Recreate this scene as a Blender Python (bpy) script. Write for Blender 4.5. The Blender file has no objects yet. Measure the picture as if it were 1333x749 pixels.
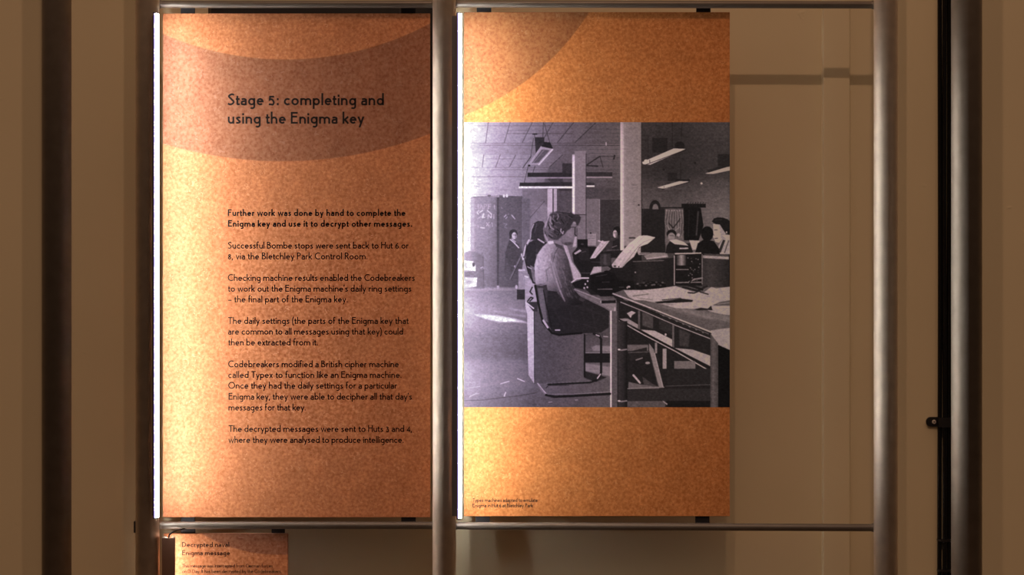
import bpy, bmesh, math, random
import numpy as np
from mathutils import Vector, Matrix

SC = bpy.context.scene
COL = SC.collection
R = math.radians

# ------------------------------------------------------------------ camera
S = 0.0016            # metres per picture pixel in the plane of the posts (y = 0)
D = 3.2               # camera distance from that plane
ZC = 1.55             # eye height
cam_data = bpy.data.cameras.new('camera')
cam_data.sensor_width = 36.0
cam_data.lens = 36.0 * D / (1333 * S)
cam_data.dof.use_dof = True
cam_data.dof.focus_distance = D + 0.02
cam_data.dof.aperture_fstop = 5.6
cam = bpy.data.objects.new('camera', cam_data)
cam.location = (0, -D, ZC)
cam.rotation_euler = (R(90), 0, 0)
COL.objects.link(cam)
SC.camera = cam

# ------------------------------------------------------------------ colour management, world, lamps
SC.view_settings.view_transform = 'Standard'
SC.view_settings.look = 'None'
SC.view_settings.gamma = 1.0
SC.view_settings.use_curve_mapping = False
SC.view_settings.exposure = 0.0
SC.cycles.use_denoising = True
SC.cycles.max_bounces = 6

WORLD_COL, WORLD_STR = (1.0, 0.62, 0.42), 0.64
SPOT_COL, SPOT_W = (1.0, 0.60, 0.395), 50.0
LED_COL, LED_STR = (1.0, 0.98, 0.96), 69.0

world = bpy.data.worlds.new('world')
SC.world = world
world.use_nodes = True
bg = world.node_tree.nodes['Background']
bg.inputs[1].default_value = WORLD_STR
# unseen surroundings shaped for fill: dark at eye level keeps tubes dark, bright overhead
_tc = world.node_tree.nodes.new('ShaderNodeTexCoord')
_sp = world.node_tree.nodes.new('ShaderNodeSeparateXYZ')
_rp = world.node_tree.nodes.new('ShaderNodeValToRGB')
world.node_tree.links.new(_tc.outputs['Generated'], _sp.inputs[0])
world.node_tree.links.new(_sp.outputs['Z'], _rp.inputs['Fac'])
world.node_tree.links.new(_rp.outputs['Color'], bg.inputs[0])
_e = _rp.color_ramp.elements
_e[0].position = 0.0; _e[0].color = (*[c * .03 for c in WORLD_COL], 1)
_e[1].position = 0.75; _e[1].color = (*WORLD_COL, 1)
_m = _rp.color_ramp.elements.new(.28); _m.color = (*[c * .035 for c in WORLD_COL], 1)


def spot(x, y, z, target, watts, radius=0.03, angle=75):
    d = bpy.data.lights.new('ceiling_spotlight', 'SPOT')
    d.energy = watts
    d.color = SPOT_COL
    d.spot_size = R(angle)
    d.spot_blend = 0.9
    d.shadow_soft_size = radius
    o = bpy.data.objects.new('ceiling_spotlight', d)
    o.location = (x, y, z)
    o.rotation_euler = (Vector(target) - Vector((x, y, z))).to_track_quat('-Z', 'Y').to_euler()
    COL.objects.link(o)


spot(0.25, -2.6, 4.62, (0.05, 0.1, 1.30), SPOT_W)
spot(-0.15, -2.6, 4.62, (0.05, 0.1, 1.30), SPOT_W)


# ------------------------------------------------------------------ helpers
def at(px, py, y=0.0):
    k = S * (D + y) / D
    return Vector(((px - 666.5) * k, y, ZC + (374.5 - py) * k))


def wx(px, y=0.0):
    return at(px, 0, y).x


def wz(py, y=0.0):
    return at(0, py, y).z


def tag(o, label=None, cat=None, group=None, kind=None):
    if label: o['label'] = label
    if cat: o['category'] = cat
    if group: o['group'] = group
    if kind: o['kind'] = kind
    return o


def empty(name, loc, label, cat, group=None):
    o = bpy.data.objects.new(name, None)
    o.empty_display_size = 0.05
    o.location = loc
    COL.objects.link(o)
    return tag(o, label, cat, group)


def link(name, bm, mat, parent=None, smooth=None):
    """bm is in world coordinates; the object's origin stays at its parent's."""
    me = bpy.data.meshes.new(name)
    if parent is not None:
        off = Vector(parent.location)
        pp = parent.parent
        while pp is not None:
            off += Vector(pp.location)
            pp = pp.parent
        bmesh.ops.translate(bm, verts=bm.verts, vec=-off)
    bm.normal_update()
    bm.to_mesh(me)
    bm.free()
    for m in (mat if isinstance(mat, (list, tuple)) else [mat]):
        me.materials.append(m)
    o = bpy.data.objects.new(name, me)
    COL.objects.link(o)
    if parent is not None:
        o.parent = parent
    return o


def add_box(bm, x0, x1, y0, y1, z0, z1, bevel=0.0, seg=2):
    r = bmesh.ops.create_cube(bm, size=1.0)
    vs = r['verts']
    for v in vs:
        v.co = Vector((x0 + (v.co.x + .5) * (x1 - x0), y0 + (v.co.y + .5) * (y1 - y0), z0 + (v.co.z + .5) * (z1 - z0)))
    if bevel > 0:
        es = list({e for v in vs for e in v.link_edges})
        bmesh.ops.bevel(bm, geom=es, offset=bevel, segments=seg, profile=.5, affect='EDGES')
    return bm


def box(*a, **k):
    return add_box(bmesh.new(), *a, **k)


def add_cyl(bm, p0, p1, r, seg=40, r1=None):
    p0, p1 = Vector(p0), Vector(p1)
    d = p1 - p0
    q = d.to_track_quat('Z', 'Y').to_matrix().to_4x4()
    res = bmesh.ops.create_cone(bm, cap_ends=True, segments=seg, radius1=r, radius2=r if r1 is None else r1, depth=d.length)
    bmesh.ops.transform(bm, matrix=Matrix.Translation((p0 + p1) / 2) @ q, verts=res['verts'])
    for f in {f for v in res['verts'] for f in v.link_faces}:
        f.smooth = len(f.verts) == 4
        if len(f.verts) != 4:
            for ed in f.edges: ed.smooth = False
    return bm


def cyl(*a, **k):
    return add_cyl(bmesh.new(), *a, **k)


def add_tube_path(bm, pts, r, seg=14):
    """A swept round tube along points."""
    pts = [Vector(p) for p in pts]
    rings = []
    up = Vector((0.13, 0.97, 0.2)).normalized()
    for i, p in enumerate(pts):
        t = (pts[min(i + 1, len(pts) - 1)] - pts[max(i - 1, 0)]).normalized()
        a = t.cross(up).normalized()
        b = t.cross(a).normalized()
        rings.append([bm.verts.new(p + r * (math.cos(2 * math.pi * k / seg) * a + math.sin(2 * math.pi * k / seg) * b)) for k in range(seg)])
    for i in range(len(rings) - 1):
        for k in range(seg):
            f = bm.faces.new((rings[i][k], rings[i][(k + 1) % seg], rings[i + 1][(k + 1) % seg], rings[i + 1][k]))
            f.smooth = True
    for f in (bm.faces.new(list(reversed(rings[0]))), bm.faces.new(rings[-1])):
        for ed in f.edges: ed.smooth = False
    bmesh.ops.recalc_face_normals(bm, faces=bm.faces)
    return bm


def prism_z(bm, outline, z0, z1, smooth=False):
    """A closed outline in x, y pulled up from z0 to z1."""
    lo = [bm.verts.new((x, y, z0)) for x, y in outline]
    hi = [bm.verts.new((x, y, z1)) for x, y in outline]
    n = len(outline)
    for i in range(n):
        f = bm.faces.new((lo[i], lo[(i + 1) % n], hi[(i + 1) % n], hi[i]))
        f.smooth = smooth
    bm.faces.new(list(reversed(lo)))
    bm.faces.new(hi)
    bmesh.ops.recalc_face_normals(bm, faces=bm.faces)
    return bm


# ------------------------------------------------------------------ materials
def new_mat(name):
    m = bpy.data.materials.new(name)
    m.use_nodes = True
    nt = m.node_tree
    return m, nt, nt.nodes['Principled BSDF']


def N(nt, kind, **props):
    n = nt.nodes.new(kind)
    for k, v in props.items():
        setattr(n, k, v)
    return n


def plain(name, col, rough=0.6, metal=0.0, spec=0.5, noise=0.0, scale=60, bump=0.0, bscale=400):
    m, nt, b = new_mat(name)
    b.inputs['Roughness'].default_value = rough
    b.inputs['Metallic'].default_value = metal
    b.inputs['Specular IOR Level'].default_value = spec
    tc = N(nt, 'ShaderNodeTexCoord')
    nz = N(nt, 'ShaderNodeTexNoise')
    nz.inputs['Scale'].default_value = scale
    nz.inputs['Detail'].default_value = 4
    nt.links.new(tc.outputs['Object'], nz.inputs['Vector'])
    cr = N(nt, 'ShaderNodeValToRGB')
    cr.color_ramp.elements[0].position = .25
    cr.color_ramp.elements[1].position = .75
    cr.color_ramp.elements[0].color = (*[c * (1 - noise) for c in col], 1)
    cr.color_ramp.elements[1].color = (*[min(1, c * (1 + noise)) for c in col], 1)
    nt.links.new(nz.outputs['Fac'], cr.inputs['Fac'])
    nt.links.new(cr.outputs['Color'], b.inputs['Base Color'])
    if bump:
        n2 = N(nt, 'ShaderNodeTexNoise')
        n2.inputs['Scale'].default_value = bscale
        nt.links.new(tc.outputs['Object'], n2.inputs['Vector'])
        bp = N(nt, 'ShaderNodeBump')
        bp.inputs['Strength'].default_value = bump
        bp.inputs['Distance'].default_value = .002
        nt.links.new(n2.outputs['Fac'], bp.inputs['Height'])
        nt.links.new(bp.outputs['Normal'], b.inputs['Normal'])
    return m


def wall_paint(name, col):
    """Thick old gloss-free paint over boards: brush drag, a few blobs and dimples."""
    m, nt, b = new_mat(name)
    b.inputs['Roughness'].default_value = .62
    b.inputs['Specular IOR Level'].default_value = .25
    tc = N(nt, 'ShaderNodeTexCoord')
    mp = N(nt, 'ShaderNodeMapping')
    mp.inputs['Scale'].default_value = (60, 60, 9)
    nt.links.new(tc.outputs['Object'], mp.inputs['Vector'])
    n1 = N(nt, 'ShaderNodeTexNoise'); n1.inputs['Scale'].default_value = 1; n1.inputs['Detail'].default_value = 5
    nt.links.new(mp.outputs['Vector'], n1.inputs['Vector'])
    n2 = N(nt, 'ShaderNodeTexNoise'); n2.inputs['Scale'].default_value = 2.2; n2.inputs['Detail'].default_value = 3
    nt.links.new(tc.outputs['Object'], n2.inputs['Vector'])
    mx = N(nt, 'ShaderNodeMix'); mx.data_type = 'RGBA'
    mx.inputs[6].default_value = (*[c * .93 for c in col], 1)
    mx.inputs[7].default_value = (*[c * 1.07 for c in col], 1)
    nt.links.new(n2.outputs['Fac'], mx.inputs[0])
    nt.links.new(mx.outputs[2], b.inputs['Base Color'])
    n3 = N(nt, 'ShaderNodeTexNoise'); n3.inputs['Scale'].default_value = 34; n3.inputs['Detail'].default_value = 2
    nt.links.new(tc.outputs['Object'], n3.inputs['Vector'])
    r3 = N(nt, 'ShaderNodeMapRange'); r3.inputs[1].default_value = .74; r3.inputs[2].default_value = .84
    nt.links.new(n3.outputs['Fac'], r3.inputs[0])
    ad = N(nt, 'ShaderNodeMath'); ad.operation = 'MULTIPLY_ADD'
    ad.inputs[1].default_value = .22
    nt.links.new(n1.outputs['Fac'], ad.inputs[0]); nt.links.new(r3.outputs[0], ad.inputs[2])
    bp = N(nt, 'ShaderNodeBump'); bp.inputs['Strength'].default_value = .35; bp.inputs['Distance'].default_value = .002
    nt.links.new(ad.outputs[0], bp.inputs['Height'])
    nt.links.new(bp.outputs['Normal'], b.inputs['Normal'])
    return m


def card(name, base, dark, circles, seed):
    """Printed fibre board: flecked orange ground with big tinted discs; circles = [(cx, cz, r, sign)] in world
    metres; the tint lies where every signed test holds."""
    m, nt, b = new_mat(name)
    b.inputs['Roughness'].default_value = .55
    b.inputs['Specular IOR Level'].default_value = .2
    geo = N(nt, 'ShaderNodeNewGeometry')
    off = N(nt, 'ShaderNodeVectorMath'); off.operation = 'ADD'; off.inputs[1].default_value = (seed, 0, seed * .7)
    nt.links.new(geo.outputs['Position'], off.inputs[0])
    n1 = N(nt, 'ShaderNodeTexNoise'); n1.inputs['Scale'].default_value = 150; n1.inputs['Detail'].default_value = 3; n1.inputs['Roughness'].default_value = .6
    n2 = N(nt, 'ShaderNodeTexNoise'); n2.inputs['Scale'].default_value = 22; n2.inputs['Detail'].default_value = 3
    n3 = N(nt, 'ShaderNodeTexNoise'); n3.inputs['Scale'].default_value = 115; n3.inputs['Detail'].default_value = 1; n3.inputs['Distortion'].default_value = 1.6
    for n in (n1, n2, n3):
        nt.links.new(off.outputs[0], n.inputs['Vector'])
    r1 = N(nt, 'ShaderNodeMapRange'); r1.inputs[1].default_value = .28; r1.inputs[2].default_value = .72
    nt.links.new(n1.outputs['Fac'], r1.inputs[0])
    mx = N(nt, 'ShaderNodeMix'); mx.data_type = 'RGBA'
    mx.inputs[6].default_value = (base[0] * .76, base[1] * .63, base[2] * .54, 1)
    mx.inputs[7].default_value = (min(1, base[0] * 1.24), base[1] * 1.37, base[2] * 1.48, 1)
    nt.links.new(r1.outputs[0], mx.inputs[0])
    r2 = N(nt, 'ShaderNodeMapRange'); r2.inputs[1].default_value = .3; r2.inputs[2].default_value = .7; r2.inputs[3].default_value = .92; r2.inputs[4].default_value = 1.08
    nt.links.new(n2.outputs['Fac'], r2.inputs[0])
    m2 = N(nt, 'ShaderNodeVectorMath'); m2.operation = 'SCALE'
    nt.links.new(mx.outputs[2], m2.inputs[0]); nt.links.new(r2.outputs[0], m2.inputs['Scale'])
    # pale fibres
    r3 = N(nt, 'ShaderNodeMapRange'); r3.inputs[1].default_value = .63; r3.inputs[2].default_value = .73; r3.inputs[4].default_value = .6
    nt.links.new(n3.outputs['Fac'], r3.inputs[0])
    m3 = N(nt, 'ShaderNodeMix'); m3.data_type = 'RGBA'
    m3.inputs[7].default_value = (min(1, base[0] * 1.35), min(1, base[1] * 1.75), min(1, base[2] * 2.3), 1)
    nt.links.new(r3.outputs[0], m3.inputs[0]); nt.links.new(m2.outputs[0], m3.inputs[6])
    last = m3.outputs[2]
    sep = N(nt, 'ShaderNodeSeparateXYZ')
    nt.links.new(geo.outputs['Position'], sep.inputs[0])
    mask = None
    for cx, cz, r, sign in circles:
        c = N(nt, 'ShaderNodeCombineXYZ')
        nt.links.new(sep.outputs['X'], c.inputs['X']); nt.links.new(sep.outputs['Z'], c.inputs['Z'])
        d = N(nt, 'ShaderNodeVectorMath'); d.operation = 'DISTANCE'; d.inputs[1].default_value = (cx, 0, cz)
        nt.links.new(c.outputs[0], d.inputs[0])
        t = N(nt, 'ShaderNodeMapRange')
        t.inputs[1].default_value = r - .0012; t.inputs[2].default_value = r + .0012
        t.inputs[3].default_value = 1.0 if sign < 0 else 0.0
        t.inputs[4].default_value = 0.0 if sign < 0 else 1.0
        nt.links.new(d.outputs['Value'], t.inputs[0])
        if mask is None:
            mask = t.outputs[0]
        else:
            mu = N(nt, 'ShaderNodeMath'); mu.operation = 'MULTIPLY'
            nt.links.new(mask, mu.inputs[0]); nt.links.new(t.outputs[0], mu.inputs[1])
            mask = mu.outputs[0]
    if mask is not None:
        tint = N(nt, 'ShaderNodeMix'); tint.data_type = 'RGBA'; tint.blend_type = 'MULTIPLY'
        tint.inputs[7].default_value = (*dark, 1)
        nt.links.new(mask, tint.inputs[0]); nt.links.new(last, tint.inputs[6])
        last = tint.outputs[2]
    nt.links.new(last, b.inputs['Base Color'])
    return m


def emitter(name, col, strength):
    m, nt, b = new_mat(name)
    b.inputs['Base Color'].default_value = (.8, .8, .8, 1)
    b.inputs['Emission Color'].default_value = (*col, 1)
    b.inputs['Emission Strength'].default_value = strength
    return m


M_WALL = wall_paint('cream_wall_paint', (.68, .60, .405))
M_TRIM = wall_paint('cream_batten_paint', (.68, .60, .405))
M_FLOOR = plain('dark_floor_boards', (.12, .085, .06), .6, noise=.25, scale=8)
def drawn_steel(name, axis, k=1.0):
    """Dark drawn tube: fine scratches run along its axis, so highlights spread round it."""
    m = plain(name, (.92 * k, .78 * k, .63 * k), .47, 1.0, .5, noise=.10, scale=35)
    nt = m.node_tree; b = nt.nodes['Principled BSDF']
    b.inputs['Anisotropic'].default_value = .8
    t = N(nt, 'ShaderNodeTangent'); t.direction_type = 'RADIAL'; t.axis = axis
    nt.links.new(t.outputs[0], b.inputs['Tangent'])
    return m


M_STEEL = drawn_steel('dark_drawn_steel', 'Z')
M_STEELD = drawn_steel('darker_drawn_steel', 'Z', .42)
M_STEELX = plain('dark_satin_steel_bar', (.13, .11, .09), .42, .35, .5, noise=.1, scale=30)
M_BLACK = plain('black_plastic', (.010, .010, .011), .45, noise=.1)
M_GLOSS = plain('black_cable_sheath', (.006, .006, .007), .16, noise=.1)
M_BRACKET = plain('dark_bracket_steel', (.022, .019, .02), .5, .3, noise=.1)
M_SCREW = plain('zinc_screw', (.66, .6, .54), .45, .2)
M_CHANNEL = plain('anodised_channel', (.20, .19, .20), .4, .7)
M_HOUSING = plain('brown_lamp_housing', (.16, .085, .055), .5, .2, noise=.08)
M_INK = plain('black_ink', (.012, .009, .008), .6, spec=.2)
M_LED = emitter('led_diffuser', LED_COL, LED_STR)
M_LEDFRINGE = emitter('led_blue_fringe_glow', (.30, .24, 1.0), 1.6)  # glow put in for the lens's blue colour fringe
M_LEDSMALL = emitter('small_led_diffuser', (1.0, .90, .82), 16.0)

# ------------------------------------------------------------------ the room
YW = 0.16              # wall face
link('wall_back', box(-3.2, 3.2, YW, YW + .1, 0, 4.4), M_WALL)
bpy.data.objects['wall_back']['kind'] = 'structure'
bm = box(-3.2, 3.2, -4.2, YW, -.06, 0)
tag(link('floor', bm, M_FLOOR), kind='structure')
yt = YW - .014
bm = box(wx(1072, yt), wx(1106.5, yt), yt, YW, 0, 4.4, bevel=.0015)
tag(link('trim_1', bm, M_TRIM), kind='structure')
# caulked joint along the batten's left edge
bm = bmesh.new()
rng = random.Random(4)
xj = wx(1070.8, YW)
add_tube_path(bm, [(xj + rng.uniform(-.0006, .0006), YW - .0004, z * .02) for z in range(0, 220)], .0022, 8)
tag(link('trim_2', bm, M_TRIM), kind='structure')

# ------------------------------------------------------------------ steel display frame
RP = .0243
frame = empty('display_frame', (0, 0, 0), 'dark steel tube frame of three upright posts joined by thin crossbars around the panels', 'frame')
ZTOP = 2.55
post_px = (192.0, 578.3, 1153.0)
for px in post_px:
    x = wx(px)
    bm = cyl((x, 0, 0.008), (x, 0, ZTOP), RP, 56)
    p = link('post', bm, M_STEEL, frame)
    bm = cyl((x, 0, 0), (x, 0, .008), .07, 40)
    link('base_flange', bm, M_STEEL, p)
RR = .0077
YR = .015
zr_top, zr_bot = wz(5.4, YR), wz(684.9, YR)
bars = [((0, 1), (5.6, 5.4)), ((1, 2), (5.0, 6.4)), ((0, 1), (684.2, 684.4)), ((1, 2), (684.8, 687.4)), ((0, 1), (1072, 1072)), ((1, 2), (1072, 1074))]
for (a, b_), (ya, yb2) in bars:
    p0 = Vector((wx(post_px[a]) + RP - .003, YR, wz(ya, YR)))
    p1 = Vector((wx(post_px[b_]) - RP + .003, YR, wz(yb2, YR)))
    u = (p1 - p0).normalized()
    bm = cyl(p0, p1, RR, 32)
    # weld beads at both ends
    add_cyl(bm, p0, p0 + u * .006, RR + .0020, 24, RR)
    add_cyl(bm, p1 - u * .006, p1, RR, 24, RR + .0020)
    link('crossbar', bm, M_STEELX, frame)
x = wx(192) - RP
link('lug', box(x - .003, x + .003, -.007, .007, wz(693.5), wz(678.5), bevel=.001), M_BLACK, frame)

# two thicker posts a little in front of the frame
for px, half, yy, lab in ((73.8, 18.6, -.08, 'thick dark steel post standing alone at the far left edge'),
                          (1258.3, 19.4, -.16, 'thick dark steel post standing before the black cables on the right')):
    k = S * (D + yy) / D
    e = empty('steel_post', (wx(px, yy), yy, 0), lab, 'post')
    bm = cyl((wx(px, yy), yy, 0.01), (wx(px, yy), yy, ZTOP), half * k, 56)
    link('tube', bm, M_STEELD, e)
    link('base_flange', cyl((wx(px, yy), yy, 0), (wx(px, yy), yy, .01), .085, 40), M_STEEL, e)

# ------------------------------------------------------------------ black box on the wall behind the left panel
yb = YW - .055
bx = empty('wall_box', (wx(415, yb), YW, wz(135, yb)), 'black flat box on the wall hidden behind the left text panel', 'box')
link('case', box(wx(274, yb), wx(577, yb), yb, YW, wz(259.5, yb), wz(3, yb), bevel=.004), M_BLACK, bx)
bm = bmesh.new()
for px in (520.5, 540):
    add_box(bm, wx(px - .7, yb), wx(px + .7, yb), yb - .0015, yb + .002, wz(250, yb), wz(8, yb))
link('seam_strip', bm, plain('dark_grey_plastic', (.03, .03, .032), .5), bx)
link('side_rail', box(wx(269.5, yb), wx(274, yb), yb + .012, YW, wz(259, yb), wz(4, yb)), plain('brown_black_edge', (.06, .04, .025), .6), bx)

# ------------------------------------------------------------------ lettering (a low-waisted geometric sans drawn as strokes)
def arc(cx, cy, rx, ry, a0, a1, n=None):
    n = n or max(4, int(abs(a1 - a0) / 14))
    return [(cx + rx * math.cos(R(a0 + (a1 - a0) * i / n)), cy + ry * math.sin(R(a0 + (a1 - a0) * i / n))) for i in range(n + 1)]


def spl(pts, n=6):
    """Catmull-Rom through points."""
    P = [pts[0]] + list(pts) + [pts[-1]]
    out = []
    for i in range(1, len(P) - 2):
        p0, p1, p2, p3 = P[i - 1], P[i], P[i + 1], P[i + 2]
        for k in range(n):
            t = k / n
            out.append(tuple(.5 * (2 * p1[j] + (p2[j] - p0[j]) * t + (2 * p0[j] - 5 * p1[j] + 4 * p2[j] - p3[j]) * t * t
                                   + (3 * p1[j] - p0[j] - 3 * p2[j] + p3[j]) * t ** 3) for j in (0, 1)))
    out.append(tuple(P[-2]))
    return out


def glyph(ch, w):
    """(advance body width, list of strokes) with cap height 1, stroke width w."""
    e = w / 2
    X, ry = .6, .3 - e + .008
    bowl = lambda c: arc(c, .3, c - e, ry, 0, 360, 26)
    dot = lambda x, y: [(x, y - .62 * w), (x, y + .62 * w)]
    g = {}
    if ch == 'o': return .61, [arc(.305, .3, .305 - e, ry, 0, 360, 26)]
    if ch == 'c': return .50, [arc(.305, .3, .305 - e, ry, 48, 312)]
    if ch == 'e': return .57, [[(e, .315), (.57 - e, .315)] + arc(.285, .3, .285 - e, ry, 8, 318)[0:]]
    if ch == 'a': return .49, [spl([(.07, .50), (.16, .578 - e + .02), (.27, .608 - e), (.40, .56 - e), (.49 - e, .42)]) + [(.49 - e, 0)],
                               spl([(.49 - e, .345), (.30, .345), (.12, .31), (e, .185), (.10, e + .01), (.22, e - .008), (.36, .06), (.49 - e, .16)])]
    if ch == 'g': return .58, [arc(.29, .3, .29 - e, ry, 0, 360, 26), [(.58 - e, .6), (.58 - e, -.10)] + arc(.33, -.10, .25 - e, .235 - e, 0, -140)]
    if ch == 'd': return .59, [arc(.295, .3, .295 - e, ry, 0, 360, 26), [(.59 - e, 1.03), (.59 - e, 0)]]
    if ch == 'q': return .59, [arc(.295, .3, .295 - e, ry, 0, 360, 26), [(.59 - e, .6), (.59 - e, -.32)]]
    if ch == 'b': return .59, [arc(.295, .3, .295 - e, ry, 0, 360, 26), [(e, 1.03), (e, 0)]]
    if ch == 'p': return .59, [arc(.295, .3, .295 - e, ry, 0, 360, 26), [(e, .6), (e, -.32)]]
    if ch in 'nh':
        return .55, [[(e, .6 if ch == 'n' else 1.03), (e, 0)], arc(.275, .33, .275 - e, .278 - e, 180, 0) + [(.55 - e, 0)]]
    if ch == 'm':
        a = .455
        return .91, [[(e, .6), (e, 0)], arc((e + a) / 2, .35, (a - e) / 2, .258 - e, 180, 0) + [(a, 0)],
                     arc((a + .91 - e) / 2, .35, (.91 - e - a) / 2, .258 - e, 180, 0) + [(.91 - e, 0)]]
    if ch == 'u': return .53, [[(e, .6)] + arc(.265, .27, .265 - e, .278 - e, 180, 360) + [(.53 - e, .27)], [(.53 - e, .6), (.53 - e, 0)]]
    if ch == 'r': return .34, [[(e, .6), (e, 0)], spl([(e, .33), (.12, .50), (.22, .595 - e), (.34, .60 - e)])]
    if ch == 's': return .42, [spl([(.375, .50), (.24, .608 - e), (e + .02, .47), (.2, .325), (.42 - e, .165), (.2, e - .008), (.03, .10)])]
    if ch == 't': return .34, [[(.14, .80), (.14, .17)] + spl([(.14, .17), (.165, .07), (.23, e), (.34, e + .012)])[1:], [(0, .6 - e), (.33, .6 - e)]]
    if ch == 'f': return .36, [[(.13, 0), (.13, .80)] + spl([(.13, .80), (.16, .95), (.25, 1.04 - e), (.37, 1.02 - e)])[1:], [(0, .6 - e), (.31, .6 - e)]]
    if ch == 'i': return w, [[(e, .6), (e, 0)], dot(e, .80)]
    if ch == 'l': return w, [[(e, 1.03), (e, 0)]]
    if ch == 'j': return w, [[(e, .6), (e, -.3)], dot(e, .80)]
    if ch == 'k': return .51, [[(e, 1.03), (e, 0)], [(.47, .6), (e + .03, .27)], [(.19, .37), (.47, 0)]]
    if ch == 'v': return .53, [[(e * .8, .6), (.265, .03), (.53 - e * .8, .6)]]
    if ch == 'w': return .83, [[(e * .8, .6), (.225, .03), (.415, .57), (.605, .03), (.83 - e * .8, .6)]]
    if ch == 'x': return .52, [[(e, .6), (.52 - e, 0)], [(.52 - e, .6), (e, 0)]]
    if ch == 'y': return .54, [[(e * .8, .6), (.275, .06)], [(.54 - e * .8, .6), (.16, -.32)]]
    if ch == 'z': return .48, [[(.03, .6 - e), (.44, .6 - e), (.04, e), (.46, e)]]
    # capitals
    if ch == 'S': return .58, [spl([(.53, .86), (.335, 1.01 - e), (e + .03, .765), (.29, .535), (.58 - e, .27), (.27, e - .01), (.02, .13)])]
    if ch == 'E': return .58, [[(.57, 1 - e), (e, 1 - e), (e, e), (.58, e)], [(e, .60), (.52, .60)]]
    if ch == 'F': return .55, [[(.55, 1 - e), (e, 1 - e), (e, 0)], [(e, .56), (.48, .56)]]
    if ch == 'B': return .60, [[(.28, e), (e, e), (e, 1 - e), (.26, 1 - e)] + arc(.27, .785, .24 - e, .215 - e, 90, -90)[1:] + [(e, .57)],
                               [(.28, .57)] + arc(.30, .285, .30 - e, .285 - e, 90, -90)[0:]]
    if ch == 'P': return .55, [[(e, 0), (e, 1 - e), (.26, 1 - e)] + arc(.27, .73, .28 - e, .27 - e, 90, -90)[1:] + [(e, .46 + e)]]
    if ch == 'R': return .58, [[(e, 0), (e, 1 - e), (.26, 1 - e)] + arc(.27, .73, .28 - e, .27 - e, 90, -90)[1:] + [(e, .46 + e)], [(.27, .46 + e), (.55, 0)]]
    if ch == 'D': return .76, [[(e, e), (e, 1 - e), (.26, 1 - e)] + arc(.27, .5, .49 - e, .5 - e, 90, -90) + [(e, e)]]
    if ch == 'H': return .68, [[(e, 1), (e, 0)], [(.68 - e, 1), (.68 - e, 0)], [(e, .57), (.68 - e, .57)]]
    if ch == 'I': return w, [[(e, 1), (e, 0)]]
    if ch == 'T': return .64, [[(0, 1 - e), (.64, 1 - e)], [(.32, 1), (.32, 0)]]
    if ch == 'C': return .78, [arc(.5, .5, .5 - e, .508 - e, 52, 308)]
    if ch == 'G': return .88, [arc(.5, .5, .5 - e, .508 - e, 48, 360) + [(.55, .5)]]
    if ch == 'O': return 1.0, [arc(.5, .5, .5 - e, .508 - e, 0, 360, 36)]
    if ch == 'N': return .7, [[(e, 0), (e, 1), (.7 - e, 0), (.7 - e, 1)]]
    # old-style figures
    if ch == '3': return .45, [spl([(.03, .70), (.20, .79 - e), (.40 - e, .62), (.19, .42)]) + spl([(.19, .42), (.34, .38), (.45 - e, .2), (.33, .03), (.2, e - .01), (.02, .1)])[1:]]
    if ch == '4': return .52, [[(.39, -.02), (.39, .78), (.05, .2), (.52, .2)]]
    if ch == '5': return .50, [[(.46, .80 - e), (.12, .80 - e), (.09, .46)] + spl([(.09, .46), (.26, .50), (.50 - e, .26), (.35, .05), (.2, e - .01), (.01, .08)])[1:]]
    if ch == '6': return .50, [spl([(.38, .80), (.22, .66), (.09, .46), (e, .25)]), arc(.25, .245, .25 - e, .25 - e, 0, 360, 24)]
    if ch == '8': return .46, [arc(.23, .21, .23 - e, .22 - e, 0, 360, 22), arc(.23, .58, .20 - e, .19 - e, 0, 360, 22)]
    # points
    if ch == '.': return w * 1.1, [[(.55 * w, 0), (.55 * w, 1.15 * w)]]
    if ch == ',': return w * 1.2, [[(.65 * w, 1.1 * w), (.15 * w, -.17)]]
    if ch == ':': return w * 1.2, [[(.6 * w, 0), (.6 * w, 1.2 * w)], [(.6 * w, .6 - 1.2 * w), (.6 * w, .6)]]
    if ch == '-': return .30, [[(0, .3), (.30, .3)]]
    if ch == '\u2013': return .50, [[(0, .3), (.5, .3)]]
    if ch == "'": return w, [[(.7 * w, 1.02), (.3 * w, .76)]]
    if ch == '(': return .24, [spl([(.22, 1.06), (.09, .75), (e, .4), (.09, .02), (.22, -.26)])]
    if ch == ')': return .24, [spl([(.02, 1.06), (.15, .75), (.24 - e, .4), (.15, .02), (.02, -.26)])]
    raise KeyError(ch)


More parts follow.
